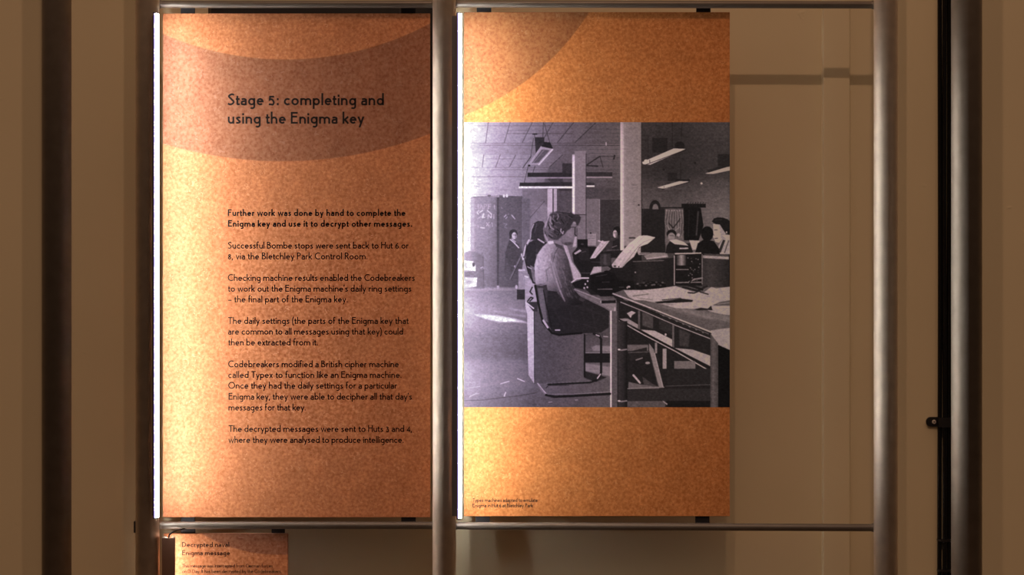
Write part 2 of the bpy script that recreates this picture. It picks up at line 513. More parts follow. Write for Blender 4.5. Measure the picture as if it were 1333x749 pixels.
def stroke(bm, pts, w, fn):
    """A flat ribbon of width w along pts, mitred at the corners."""
    q = [pts[0]]
    for p in pts[1:]:
        if math.hypot(p[0] - q[-1][0], p[1] - q[-1][1]) > 1e-4:
            q.append(p)
    n = len(q)
    closed = math.hypot(q[0][0] - q[-1][0], q[0][1] - q[-1][1]) < 1e-3 and n > 4
    if closed:
        q = q[:-1]; n -= 1
    L, Rr = [], []
    for i in range(n):
        a = q[i - 1] if (i > 0 or closed) else None
        b = q[(i + 1) % n] if (i < n - 1 or closed) else None
        c = q[i]
        d1 = None if a is None else Vector((c[0] - a[0], c[1] - a[1])).normalized()
        d2 = None if b is None else Vector((b[0] - c[0], b[1] - c[1])).normalized()
        if d1 is None: d1 = d2
        if d2 is None: d2 = d1
        n1 = Vector((-d1.y, d1.x)); n2 = Vector((-d2.y, d2.x))
        m = n1 + n2
        m = n1 if m.length < 1e-3 else m.normalized()
        k = min(1.0 / max(.05, m.dot(n1)), 2.2)
        L.append(bm.verts.new(fn(c[0] + m.x * w / 2 * k, c[1] + m.y * w / 2 * k)))
        Rr.append(bm.verts.new(fn(c[0] - m.x * w / 2 * k, c[1] - m.y * w / 2 * k)))
    for i in range(n if closed else n - 1):
        j = (i + 1) % n
        f = bm.faces.new((Rr[i], Rr[j], L[j], L[i]))


SIDE = {**{c: .048 for c in 'abcdeghmnopqrsuBDEFHPRSCGOIN6835il'}, **{c: .010 for c in 'kvwxyztfTj4'}, '.': .06, ',': .05, ':': .09, "'": .02, '(': .06, ')': .06,
        '-': .06, '\u2013': .06}


def set_line(bm, text, px0, px1, base, cap, w, y):
    """One printed line from picture column px0 to px1 on the baseline `base`, cap height in pixels, on the plane y."""
    items, x, prev = [], 0.0, None
    gaps = 0
    for ch in text:
        if ch == ' ':
            x += .37; prev = None; gaps += 1; continue
        bw, st = glyph(ch, w)
        if prev is not None:
            x += SIDE.get(prev, .06) + SIDE.get(ch, .06) * 1.0
        items.append([x, st, gaps]); x += bw
        prev = ch; gaps += 1
    natural = x
    want = (px1 - px0) / cap
    extra = (want - natural) / max(1, gaps - 1)
    track = max(-.022, min(.022, extra))                # small misfit goes to the spacing, the rest to the width
    sx = (want - track * (gaps - 1)) / natural
    for x0, st, gi in items:
        for s in st:
            def fn(u, v, x0=x0, gi=gi):
                return at(px0 + ((x0 + u) * sx + gi * track) * cap, base - v * cap, y)
            stroke(bm, s, w, fn)
    return sx


def lettering(name, lines, y, parent, mat=None):
    bm = bmesh.new()
    for args in lines:
        set_line(bm, *args, y)
    for f in bm.faces:
        if f.normal.y > 0: f.normal_flip()
    o = link(name, bm, mat or M_INK, parent)
    return o

# ------------------------------------------------------------------ the hanging panels
YP = .032              # their printed face
TH = .005


def hanger(px, up, parent, y_rail_z, py_edge):
    """Flat clip from the panel's back to the crossbar above (up) or below it."""
    k = 1 if up else -1
    x0, x1 = wx(px[0], YP), wx(px[1], YP)
    ze = wz(py_edge, YP)
    zi = ze - k * .03
    bm = box(x0, x1, YP + TH, YP + TH + .003, min(zi, y_rail_z), max(zi, y_rail_z), bevel=.0006)
    add_box(bm, x0, x1, YR + RR - .001, YP + TH + .002, y_rail_z - .004, y_rail_z + .004, bevel=.0006)
    for xx in (x0 + .007, x1 - .007):
        add_cyl(bm, (xx, YP + TH + .003, zi + k * .012), (xx, YP + TH + .006, zi + k * .012), .003, 14)
    return link('hanger_clip', bm, M_BRACKET, parent)


def circle3(p, q, r):
    """Circle through three picture points on the panel face -> (cx, cz, radius)."""
    A, B, C_ = at(*p, YP), at(*q, YP), at(*r, YP)
    ax, az, bx_, bz, cx, cz = A.x, A.z, B.x, B.z, C_.x, C_.z
    d = 2 * (ax * (bz - cz) + bx_ * (cz - az) + cx * (az - bz))
    ux = ((ax ** 2 + az ** 2) * (bz - cz) + (bx_ ** 2 + bz ** 2) * (cz - az) + (cx ** 2 + cz ** 2) * (az - bz)) / d
    uz = ((ax ** 2 + az ** 2) * (cx - bx_) + (bx_ ** 2 + bz ** 2) * (ax - cx) + (cx ** 2 + cz ** 2) * (bx_ - ax)) / d
    return ux, uz, math.hypot(ax - ux, az - uz)


CARD = (.56, .218, .094)
CARD2 = (.57, .215, .065)
TINT = (.60, .64, .80)
c_in = circle3((212, 44), (372, 77.5), (559, 31))
c_out = circle3((212, 187), (366, 210), (559, 174.5))
M_CARD_L = card('flecked_orange_card', CARD, TINT, [(*c_out, -1), (*c_in, 1)], 0.0)
c_b = circle3((766, 17), (708, 86), (604, 150))
M_CARD_R = card('flecked_orange_card_with_disc', CARD2, TINT, [(*c_b, -1)], 3.1)


def board(px0, px1, py0, py1, th, mat, parent):
    y = YP
    bm = box(wx(px0, y), wx(px1, y), y, y + th, wz(py1, y), wz(py0, y), bevel=.0005, seg=1)
    return link('board', bm, mat, parent)


pl = empty('text_panel', (wx(386, YP), YP, wz(674, YP)), 'tall orange text panel headed Stage 5 hanging in the left bay of the frame', 'panel')
board(212, 560, 17.5, 673.8, TH, M_CARD_L, pl)
for p in ((234.5, 253), (522, 541)):
    hanger(p, True, pl, zr_top, 17.5)
    hanger(p, False, pl, zr_bot, 673.8)
YT = YP - .0003
HW, BW, LW = .152, .178, .130
lettering('heading_lettering', [
    ('Stage 5: completing and', 296.3, 499.7, 137.0, 15.3, HW),
    ('using the Enigma key', 296.6, 474.0, 161.1, 15.3, HW)], YT, pl)
lettering('introduction_lettering', [
    ('Further work was done by hand to complete the', 296.6, 527.8, 281.3, 8.7, BW),
    ('Enigma key and use it to decrypt other messages.', 296.8, 536.6, 295.4, 8.7, BW)], YT, pl)
body = [
    ('Successful Bombe stops were sent back to Hut 6 or', 296.5, 531.8, 323.8),
    ('8, via the Bletchley Park Control Room.', 296.8, 478.3, 337.8),
    ('Checking machine results enabled the Codebreakers', 296.6, 540.0, 365.9),
    ("to work out the Enigma machine's daily ring settings", 296.8, 535.5, 379.9),
    ('\u2013 the final part of the Enigma key.', 297.0, 452.5, 393.8),
    ('The daily settings (the parts of the Enigma key that', 297.0, 532.0, 421.9),
    ('are common to all messages using that key) could', 296.9, 524.8, 435.8),
    ('then be extracted from it.', 297.1, 413.8, 449.9),
    ('Codebreakers modified a British cipher machine', 297.1, 519.1, 478.4),
    ('called Typex to function like an Enigma machine.', 297.2, 522.6, 492.3),
    ('Once they had the daily settings for a particular', 297.2, 516.8, 506.3),
    ("Enigma key, they were able to decipher all that day's", 297.6, 536.3, 520.6),
    ('messages for that key.', 297.4, 397.8, 534.7),
    ('The decrypted messages were sent to Huts 3 and 4,', 297.6, 536.2, 562.6),
    ('where they were analysed to produce intelligence.', 297.4, 525.5, 576.9)]
lettering('body_lettering', [(t, a, b_, c, 8.8, LW) for t, a, b_, c in body], YT, pl)

pr = empty('photo_panel', (wx(777, YP), YP, wz(673, YP)), 'tall orange panel with a large black and white office photograph in the right bay', 'panel')
board(604, 950, 15.8, 672.5, TH, M_CARD_R, pr)
for pa, pb in (((620.5, 639.5), (619, 637.5)), ((906.8, 925.5), (905.5, 924))):
    hanger(pa, True, pr, zr_top, 15.8)
    hanger(pb, False, pr, zr_bot, 672.5)
lettering('caption_lettering', [
    ('Typex machines adapted to emulate', 615.4, 699.8, 653.9, 5.1, .15),
    ('Enigma in Hut 6 at Bletchley Park', 615.2, 693.8, 660.8, 5.1, .15)], YT, pr)

ps = empty('small_text_panel', (wx(293, YP), YP, wz(890, YP)), 'small orange text panel headed Decrypted naval Enigma message below the left crossbar', 'panel')
TS = .009
c_s = circle3((258, 692), (312, 716), (376, 722))
M_CARD_S = card('flecked_orange_card_small', CARD, TINT, [(c_s[0], c_s[1], c_s[2], -1)], 6.3)
board(213, 374.5, 695.2, 890, TS, M_CARD_S, ps)
for p in ((234, 253), (352.5, 370)):
    x0, x1 = wx(p[0], YP), wx(p[1], YP)
    bm = box(x0, x1, YP + TS, YP + TS + .003, wz(720, YP), zr_bot, bevel=.0006)
    add_box(bm, x0, x1, YR + RR - .001, YP + TS + .002, zr_bot - .004, zr_bot + .004, bevel=.0006)
    link('hanger_clip', bm, M_BRACKET, ps)
lettering('heading_lettering', [
    ('Decrypted naval', 236.9, 298.4, 712.5, 6.4, .14),
    ('Enigma message', 237.1, 299.3, 723.3, 6.4, .14)], YT, ps)
lettering('body_lettering', [
    ('This message was intercepted from German forces', 237.0, 355.0, 739.3, 4.7, .125),
    ('on D-Day. It has been decrypted by the Codebreakers,', 237.0, 366.5, 746.4, 4.7, .125)], YT, ps)


# ------------------------------------------------------------------ light strips
def led_strip(px_c, half_px, yl, py0, py1, x_post, lab):
    """Slim upright lamp: metal channel on the post's side, opal front bulging towards the panel."""
    k = S * (D + yl) / D
    xc = wx(px_c, yl)
    hw = half_px * k
    z0, z1 = wz(py1, yl), wz(py0, yl)
    e = empty('light_strip', (xc, yl, z0), lab, 'lamp', 'light strips beside the tall panels')
    d = .0075                                  # half depth
    n = 14
    # opal diffuser: rounded front from the camera side round to the panel side
    out = [(xc - hw, yl - d)]
    out += [(xc - hw * .2 + (hw * 1.2) * math.cos(R(a)), yl + d * math.sin(R(a))) for a in np.linspace(-88, 88, n)]
    out += [(xc - hw, yl + d)]
    bm = prism_z(bmesh.new(), out, z0 + .003, z1 - .003)
    link('diffuser', bm, M_LED, e)
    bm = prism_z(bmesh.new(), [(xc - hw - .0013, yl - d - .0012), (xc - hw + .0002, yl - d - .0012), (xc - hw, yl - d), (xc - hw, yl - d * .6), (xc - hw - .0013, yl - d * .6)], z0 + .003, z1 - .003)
    link('blue_fringe_strip', bm, M_LEDFRINGE, e)  # added strip, glowing to imitate the blue colour fringe
    # channel wall, deepened backwards to keep the strip's light off the post
    bm = box(xc - hw - .0040, xc - hw - .0013, yl - d - .0006, yl + d + .022, z0, z1)
    # thin web clamping the channel to the post along its length
    add_box(bm, x_post - .007, xc - hw - .002, yl + d + .008, yl + d + .012, z0 + .004, z1 - .004)
    link('channel', bm, M_CHANNEL, e)
    for zz, k2 in ((z0, 1), (z1, -1)):
        oo = [(xc - hw - .002, yl - d * .5)] + [(xc - hw * .2 + (hw * 1.15) * math.cos(R(a)), yl + d * .96 * math.sin(R(a))) for a in np.linspace(-95, 95, 10)] + [(xc - hw - .002, yl + d * .5)]
        link('end_cap', prism_z(bmesh.new(), oo, min(zz, zz + k2 * .003), max(zz, zz + k2 * .003)), M_CHANNEL, e)
    return e


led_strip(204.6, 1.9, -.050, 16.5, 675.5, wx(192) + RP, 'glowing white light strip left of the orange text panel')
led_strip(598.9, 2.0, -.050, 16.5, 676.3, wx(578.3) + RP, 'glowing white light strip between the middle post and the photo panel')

# lamp of the small panel: a brown angle shading a short strip
yl = -.012
sl = empty('shaded_lamp', (wx(219, yl), yl, wz(880, yl)), 'brown shaded lamp lighting the left edge of the small text panel', 'lamp')
x0, x1 = wx(211.3, yl), wx(228.2, yl)
z1, z0 = wz(700.8, yl), wz(880, yl)
bm = prism_z(bmesh.new(), [(x0, yl - .003), (x1, yl - .003), (x1, yl), (x0 + .003, yl), (x0 + .003, yl + .026), (x0, yl + .026)], z0, z1)
link('housing', bm, M_HOUSING, sl)
bm = prism_z(bmesh.new(), [(x0 + .003, yl + .002), (x1 - .006, yl + .002), (x1 - .009, yl + .010), (x0 + .003, yl + .014)], z0 + .002, z1 - .002)
link('diffuser', bm, M_LEDSMALL, sl)
bm = bmesh.new()
for xx in (x0 + .004, x1 - .005):
    add_cyl(bm, (xx, yl + .004, z1 - .002), (xx, yl + .004, z1 + .0018), .0036, 16)
link('screw', bm, M_SCREW, sl)
pts = [(x0 + .012, yl + .006, z1 - .002), (x0 + .013, yl + .006, z1 + .005), (x0 + .018, yl + .008, z1 + .010), (x0 + .027, yl + .014, z1 + .0135),
       (x0 + .040, yl + .022, z1 + .0155), (x0 + .055, yl + .034, z1 + .0165), (x0 + .062, yl + .05, z1 + .018)]
sp = []
for i in range(len(pts) - 1):
    for t in (0, .25, .5, .75):
        sp.append(tuple(pts[i][j] * (1 - t) + pts[i + 1][j] * t for j in range(3)))
sp.append(pts[-1])
link('wire', add_tube_path(bmesh.new(), sp, .0017, 10), M_GLOSS, sl)

# ------------------------------------------------------------------ black cables up the wall
rc = .0048
cable_rng = random.Random(7)
for i, (pa, pb, lab) in enumerate(((1223.6, 1223.2, 'black cable running up the wall, leftmost of the bundle of three'),
                                   (1229.6, 1229.6, 'black cable running up the wall, middle of the bundle of three'),
                                   (1235.4, 1235.8, 'black cable running up the wall, nearest the thick right post'))):
    yc = YW - rc - (.0 if i != 1 else .003)
    pts = []
    for k in range(0, 89):
        z = .05 * k
        f = min(1, max(0, (z - .9) / 1.3))
        x = wx(pb + (pa - pb) * f, yc) + .0006 * math.sin(z * 5 + i * 2.1)
        pts.append((x, yc, z))
    o = link('cable', add_tube_path(bmesh.new(), pts, rc, 18), M_GLOSS)
    tag(o, lab, 'cable', 'black cables on the right wall')
yc = YW - rc
for py, tail, lab in ((703.5, .004, 'thin black cable tie round the cable bundle, upper of two near the bottom'),
                      (743.0, -.003, 'thin black cable tie round the cable bundle at the bottom of the view')):
    z = wz(py, yc)
    xl, xr = wx(1220.3, yc), wx(1238.9, yc)
    bm = bmesh.new()
    o_ = [(xl, YW), (xl, YW - 2 * rc - .001), (xl + .004, YW - 2 * rc - .0055), (xr - .004, YW - 2 * rc - .0055), (xr, YW - 2 * rc - .001), (xr, YW)]
    prism_z(bm, o_, z - .0022, z + .0022)
    add_box(bm, xr - .006, xr - .001, YW - 2 * rc - .0075, YW - 2 * rc - .002, z - .0035, z + .0035, bevel=.0006)
    tag(link('cable_tie', bm, plain('black_nylon', (.016, .015, .015), .35)), lab, 'cable tie')
# saddle clip
yk = YW - .004
cl = empty('cable_clip', (wx(1214, yk), YW, wz(549.5, yk)), 'black saddle clip screwed to the wall holding the cable bundle', 'clip')
zc, hh = wz(549.5, yk), .0105
xa, xb = wx(1205.8, yk), wx(1221.3, yk)
bm = bmesh.new()
out = [(xa + .0095 + .0095 * math.cos(R(a)), zc + hh * math.sin(R(a))) for a in np.linspace(90, 270, 14)] + [(xb, zc - hh), (xb, zc + hh)]
fr = [bm.verts.new((x, YW - .005, z)) for x, z in out]
bk = [bm.verts.new((x, YW, z)) for x, z in out]
for i in range(len(out)):
    j = (i + 1) % len(out)
    bm.faces.new((fr[i], fr[j], bk[j], bk[i]))
bm.faces.new(fr); bm.faces.new(list(reversed(bk)))
bmesh.ops.recalc_face_normals(bm, faces=bm.faces)
xe = wx(1239.5, yk)
t = .0022
o_ = [(xb - .002, YW), (xb - .002, YW - .016), (xb + .003, YW - .0205), (xe - .005, YW - .0205), (xe, YW - .016), (xe, YW),
      (xe - t, YW), (xe - t, YW - .0155), (xe - .006, YW - .0205 + t), (xb + .004, YW - .0205 + t), (xb - .002 + t, YW - .0155), (xb - .002 + t, YW)]
prism_z(bm, o_, zc - hh, zc + hh)
link('strap', bm, M_BLACK, cl)
bm = cyl((wx(1215.6, yk), YW - .0052, zc), (wx(1215.6, yk), YW - .0068, zc), .0047, 24, .0036)
add_cyl(bm, (wx(1215.6, yk), YW - .0062, zc), (wx(1215.6, yk), YW - .0066, zc), .0066, 24)
link('washer', cyl((wx(1215.6, yk), YW - .005, zc), (wx(1215.6, yk), YW - .0058, zc), .0075, 24), M_BLACK, cl)
bm.free()
sc = link('screw', cyl((wx(1215.6, yk), YW - .0058, zc), (wx(1215.6, yk), YW - .0078, zc), .0047, 24, .0036), M_SCREW, cl)
link('screw_slot', box(wx(1215.6, yk) - .0013, wx(1215.6, yk) + .0013, YW - .0081, YW - .0077, zc - .0013, zc + .0013), M_BLACK, sc)

# ------------------------------------------------------------------ the printed photograph
# The print's greys with lamp falloff in them, drawn as shapes in picture pixels, then turned to ink reflectance and carried by a fine mesh.
PX0, PX1, PY0, PY1 = 604.0, 950.0, 159.2, 530.4
SS = 4                                                   # drawing samples per pixel
CW, CH = int((PX1 - PX0) * SS), int(round((PY1 - PY0) * SS))
gx = PX0 + (np.arange(CW) + .5) / SS
gy = PY0 + (np.arange(CH) + .5) / SS
GX, GY = np.meshgrid(gx, gy)
CAN = np.zeros((CH, CW))
nrng = np.random.default_rng(11)


def soften(a, r):
    """Three box passes of radius r samples."""
    r = int(round(r))
    if r < 1: return a
    for _ in range(2):
        for ax in (0, 1):
            p = np.pad(a, [(r + 1, r) if i == ax else (0, 0) for i in (0, 1)], mode='edge')
            c = np.cumsum(p, axis=ax)
            n = a.shape[ax]
            hi = np.take(c, range(2 * r + 1, 2 * r + 1 + n), axis=ax)
            lo = np.take(c, range(0, n), axis=ax)
            a = (hi - lo) / (2 * r + 1)
    return a


def lerpx(xs, vs):
    return lambda X, Y: np.interp(X, xs, vs)


def lerpy(ys, vs):
    return lambda X, Y: np.interp(Y, ys, vs)


def smooth_noise(sx, sy, amp):
    """Value noise with cells of sx by sy pixels."""
    nx, ny = int((PX1 - PX0) / sx) + 3, int((PY1 - PY0) / sy) + 3
    g = nrng.normal(0, 1, (ny, nx))
    u = (GX - PX0) / sx; v = (GY - PY0) / sy
    i = u.astype(int); j = v.astype(int); fu = u - i; fv = v - j
    fu = fu * fu * (3 - 2 * fu); fv = fv * fv * (3 - 2 * fv)
    return amp * ((g[j, i] * (1 - fu) + g[j, i + 1] * fu) * (1 - fv) + (g[j + 1, i] * (1 - fu) + g[j + 1, i + 1] * fu) * fv)


def lay(x0, x1, y0, y1, mask_fn, val, a, blur):
    pad = blur * 2 + 1
    c0 = max(0, int((x0 - pad - PX0) * SS)); c1 = min(CW, int((x1 + pad - PX0) * SS) + 2)
    r0 = max(0, int((y0 - pad - PY0) * SS)); r1 = min(CH, int((y1 + pad - PY0) * SS) + 2)
    if c1 <= c0 or r1 <= r0: return
    X, Y = GX[r0:r1, c0:c1], GY[r0:r1, c0:c1]
    m = mask_fn(X, Y).astype(float)
    m = soften(m, blur * SS) * a
    v = val(X, Y) if callable(val) else val
    CAN[r0:r1, c0:c1] = CAN[r0:r1, c0:c1] * (1 - m) + v * m


def poly(pts, val, a=1.0, blur=0.35):
    P = np.array(pts, float)

    def mk(X, Y):
        ins = np.zeros(X.shape, bool)
        j = len(P) - 1
        for i in range(len(P)):
            xi, yi = P[i]; xj, yj = P[j]
            if yi != yj:
                ins ^= ((yi > Y) != (yj > Y)) & (X < (xj - xi) * (Y - yi) / (yj - yi) + xi)
            j = i
        return ins
    lay(P[:, 0].min(), P[:, 0].max(), P[:, 1].min(), P[:, 1].max(), mk, val, a, blur)


def rect(x0, y0, x1, y1, val, a=1.0, blur=0.35):
    poly([(x0, y0), (x1, y0), (x1, y1), (x0, y1)], val, a, blur)


def ell(cx, cy, rx, ry, val, a=1.0, blur=0.35, rot=0):
    c, s = math.cos(R(rot)), math.sin(R(rot))
    m = max(rx, ry)
    lay(cx - m, cx + m, cy - m, cy + m,
        lambda X, Y: (((X - cx) * c + (Y - cy) * s) / rx) ** 2 + ((-(X - cx) * s + (Y - cy) * c) / ry) ** 2 < 1, val, a, blur)


def pen(pts, w, val, a=1.0, blur=0.3):
    P = np.array(pts, float)

    def mk(X, Y):
        m = np.zeros(X.shape, bool)
        for (x0, y0), (x1, y1) in zip(P[:-1], P[1:]):
            dx, dy = x1 - x0, y1 - y0
            t = np.clip(((X - x0) * dx + (Y - y0) * dy) / (dx * dx + dy * dy + 1e-9), 0, 1)
            m |= (X - x0 - t * dx) ** 2 + (Y - y0 - t * dy) ** 2 < (w / 2) ** 2
        return m
    lay(P[:, 0].min() - w, P[:, 0].max() + w, P[:, 1].min() - w, P[:, 1].max() + w, mk, val, a, blur)


def zz(pts, ox, oy, k):
    """Points read off an enlargement: origin ox, oy and k enlarged pixels per pixel."""
    return [(ox + x / k, oy + y / k) for x, y in pts]


def paint():
    global CAN
    # ---- walls and ceiling
    wallx = lerpx([604, 611, 618, 628, 640, 655, 672, 690, 712, 740, 770, 806, 840, 950], [255, 253, 243, 226, 205, 182, 160, 140, 118, 102, 90, 80, 66, 64])
    CAN[:] = wallx(GX, GY)
    rect(604, 186, 806, 201, lambda X, Y: wallx(X, Y) * .94, blur=.6)
    # darker wall to the right of the ceiling panels
    poly([(776, 159), (835, 159), (835, 262), (700, 262), (715, 218), (732, 202), (748, 186)], lerpy([159, 186, 200, 230, 262], [88, 90, 96, 84, 78]), .8, 1)
    rect(748, 186, 808, 202, 98, .7, 1)
    for p, q in (((636, 159), (632.4, 186)), ((664.5, 159), (656.6, 186)), ((693.4, 159), (680, 186)), ((720.5, 159), (706, 184)), ((747.5, 159), (725.6, 186)), ((775, 160.5), (749, 185.5)),
                 ((630, 201.5), (628, 218)), ((651.5, 201.5), (645.4, 218)), ((671.5, 202), (663.2, 218)), ((692, 203), (681, 218)), ((732, 202.4), (715.4, 217.8))):
        pen([p, q], 1.0, lambda X, Y: wallx(X, Y) * .58, .85)
    for y, xa, xb, k in ((164, 614, 745, .8), (170, 661, 686, .78), (174.2, 660, 745, .72), (186.6, 612, 806, .78), (189.6, 625, 806, .72), (207, 632, 690, .8), (201.3, 630, 700, .88), (218.4, 612, 730, .82),
                         (221.2, 640, 730, .82), (230.4, 606, 690, .66), (239, 608, 640, .88), (247.3, 640, 680, .88), (253.5, 625, 640, .9)):
        pen([(xa, y), (xb, y)], .8, lambda X, Y, k=k: wallx(X, Y) * k, .9)
    pen([(617, 241.5), (624, 243.5)], .8, 190, .8)
    # left window glare
    rect(600, 150, 612.6, 330, 255, 1, 1.2)
    # siding on the dark middle wall
    for y in np.arange(163, 262, 5.3):
        pen([(766, y), (806, y)], .6, 66, .5)
    # wall at right: dark above, brighter brick lower
    rect(834, 159, 952, 330, lambda X, Y: np.interp(Y, [159, 190, 225, 250, 275, 320], [66, 60, 60, 78, 90, 92]) * np.interp(X, [834, 880, 915, 945, 952], [.95, .86, .98, 1.04, .95]), 1, .4)
    for k, y in enumerate(np.arange(163, 300, 4.6)):
        pen([(836, y + .8), (951, y - .8)], .5, 52 if y < 235 else 76, .45)
    # ---- pendant trough lamp over the left aisle
    Z = lambda pts: zz(pts, 680, 159, 7.49)
    for w in ([(207, 0), (200, 150)], [(215, 20), (268, 200)], [(85, 340), (5, 450)], [(118, 122), (122, 150)], [(60, 420), (20, 590)], [(125, 430), (103, 495)], [(110, 160), (80, 350)]):
        pen(Z(w), .8, 58, .85)
    pen(Z([(104, 120), (142, 120)]), 1.6, 52)
    poly(Z([(120, 150), (216, 150), (216, 205), (185, 235), (132, 310)]), 58)
    poly(Z([(180, 245), (216, 195), (272, 200), (302, 264), (240, 268)]), 44)
    poly(Z([(60, 417), (186, 240), (298, 264), (160, 420)]), 160)
    poly(Z([(92, 402), (190, 268), (268, 276), (158, 398)]), 92)
    pen(Z([(110, 395), (215, 270)]), 1.2, 130, .8)
    pen(Z([(296, 268), (162, 416)]), 1.7, 210)
    pen(Z([(184, 242), (64, 412)]), 1.2, 172)
    ell(689, 215.8, 1.6, 1.3, 40)
    # ---- long lamps seen end to end
    rect(686.7, 225, 746, 230.6, 54)
    rect(688, 230.9, 746, 232.4, 150)
    rect(732, 213, 746, 226, 62)
    poly([(713, 232.8), (733, 232.8), (733, 238), (717, 238)], 72)
    poly([(676.8, 238), (746, 237.4), (746, 242.4), (676, 243)], 56)
    rect(675.2, 243, 746, 245.4, 238)
    rect(762, 224.5, 797, 230, 56); rect(762, 230.3, 797, 232, 140)
    rect(762, 238, 773.5, 241.4, 58); rect(762, 241.8, 774, 243.8, 228)
    for p, q, w in (((763, 215.5), (780.5, 204), 1.6), ((763, 215.8), (778, 216.6), 1.8), ((781, 204), (785, 218), .8), ((781, 203.5), (801, 203.8), .7), ((800, 203), (799, 207), 2)):
        pen([p, q], w, 50)
    ell(789, 187.5, .8, 2.4, 165)
    # ---- back wall under the lamps
    rect(680, 246, 745, 300, lerpx([680, 700, 715, 745], [118, 118, 105, 84]), .95, .8)
    poly([(683, 300), (694, 276), (708, 264), (713, 270), (713, 300)], 138, .6, .8)
    pen([(689, 285), (709, 262)], 1, 80, .8)
    rect(712.8, 246, 719.4, 285, 186); rect(719.2, 246, 721, 285, 80); rect(721, 246, 725, 285, 172)
    rect(725.3, 246, 745, 285, 82)
    rect(728, 246, 744, 249, 66)
    # right of the thin pillar
    rect(762.5, 244, 806, 260, 74, .9, .8)
    rect(748, 279, 781, 330, 112); rect(763, 259, 781, 330, 104)
    rect(781, 259.5, 808, 330, 60)
    pen([(781, 259.5), (807, 259.5)], .8, 90)
    pen([(780.6, 260), (780.6, 328)], 1, 122)
    rect(748, 197, 762.6, 279.5, 122)
    pen([(748.5, 279.8), (763, 279.8)], 1, 60)
    pen([(763, 200), (763, 320)], .8, 66)
    rect(744.9, 201.5, 748.2, 285, lerpy([201, 215, 285], [190, 216, 226]))
    rect(765, 304.5, 776, 319.5, 136)
    for y in (307.5, 310.5, 313.5): pen([(766, y), (775, y)], .5, 95, .7)
    ell(769, 303.6, 1, 1, 40)
    # ---- tall cupboard with chalked letters
    rect(613, 256.4, 647, 376, lambda X, Y: np.interp(X, [613, 620, 635, 647], [206, 172, 152, 128]) * np.interp(Y, [256, 300, 376], [1, 1, .88]))
    rect(612.8, 258, 617.6, 376, lerpy([258, 376], [214, 190]), .9, .5)
    rect(650, 255.4, 680, 376, lambda X, Y: np.interp(X, [650, 680], [112, 96]) * np.interp(Y, [256, 320, 376], [.95, 1.02, .9]))
    rect(646.8, 257, 650.2, 372, 84, 1, .5)
    pen([(616, 256.8), (648, 255.2)], .9, 130); pen([(650, 254.8), (681, 257)], .9, 96)
    rect(680, 258, 690, 330, 104, .9, .8)
    ell(637, 255, 2.3, 1.4, 118)
    ell(656.2, 255.3, 1.5, 2, 232); ell(660, 255, 1.5, 2.2, 236)
    chalk = [[(618.6, 266), (618.9, 272)], [(623, 266), (623, 272)], [(618.8, 269), (623, 268.6)], [(625, 272), (627, 267), (629, 272)], [(630.6, 272), (630.4, 266), (633.6, 266.5), (633.4, 269), (630.6, 269.3)],
             [(635.8, 272), (635.6, 266.5), (639.4, 266)], [(635.8, 269), (638.4, 268.6)], [(643.8, 267), (643.9, 272)]]
    for s in chalk: pen(s, 1.0, 205, .75)
    for s, w, v in (([(623.5, 274.2), (621.2, 276.5), (623, 279)], 1.6, 232), ([(624.6, 276.8), (628.6, 274)], 1.5, 232), ([(634.4, 274), (640, 279)], 1.5, 228), ([(628.4, 283), (629.8, 279)], 2.4, 238),
                    ([(627.8, 283.4), (631, 283.4)], 1.4, 222), ([(635.4, 284.4), (635.8, 279.6), (639.6, 284), (640, 279.4)], 1.2, 222), ([(643.2, 279), (643, 284.8)], .9, 205), ([(621.8, 285), (626, 282.4)], 1.3, 214),
                    ([(633.4, 290), (636.6, 294.2)], 1, 205), ([(637, 289.8), (633.2, 294.4)], 1, 205), ([(640.4, 290), (641.4, 295)], 1, 195), ([(626, 296.4), (630.6, 297)], 1.8, 232), ([(622.2, 294), (623, 295.4)], 1, 200),
                    ([(656.6, 282.6), (659, 280)], 1.3, 190), ([(658.4, 285), (660.4, 282.6)], 1.2, 180), ([(661.5, 279.4), (662.6, 278.6)], .9, 160), ([(666.4, 280.2), (670.4, 285)], 1.3, 200),
                    ([(656.6, 291.4), (660, 291.8), (656.8, 296), (660, 297)], .9, 150), ([(653, 270), (653.5, 271.4)], 1, 160), ([(658, 266.5), (659.4, 264.8)], .8, 140)):
        pen(s, w, v, .85)
    # ---- floor
    floorx = lerpx([604, 612, 625, 640, 660, 680, 700, 740, 790, 950], [222, 205, 182, 163, 142, 122, 100, 88, 84, 60])
    rect(604, 376, 952, 532, lambda X, Y: floorx(X, Y) * np.interp(Y, [376, 398, 404, 425, 440, 462, 475, 500, 518, 530], [.90, 1.02, 1.06, .96, .84, .80, .96, .98, .86, .84]), 1, .5)
    rect(604, 374, 690, 378.5, lambda X, Y: floorx(X, Y) * 1.12, .6, .8)
    for k in range(26):
        y = 380 + k * 3.6 + float(nrng.normal(0, .8)); xa = 612 + float(nrng.uniform(0, 50))
        pen([(xa, y), (xa + float(nrng.uniform(8, 34)), y + .6)], 1.2, floorx(xa + 10, 0) * float(nrng.uniform(.86, 1.1)), .28, .8)
    pen([(637, 404), (684, 412)], 2.2, 190, .55, 1); pen([(664, 402), (688, 406)], 3, 178, .6, 1)
    poly([(616.6, 408.6), (630, 409.4), (650, 411), (672, 415.4), (687, 420), (668, 419), (650, 419.4), (634, 415.6), (622, 411.6)], 250, .95, .7)
    pen([(672, 417), (690, 421)], 1.6, 170, .6, .8)
    pen([(604, 521.4), (628, 520.8), (650, 518), (672, 515.6), (700, 511)], 1.0, lambda X, Y: floorx(X, Y) * .62, .9)
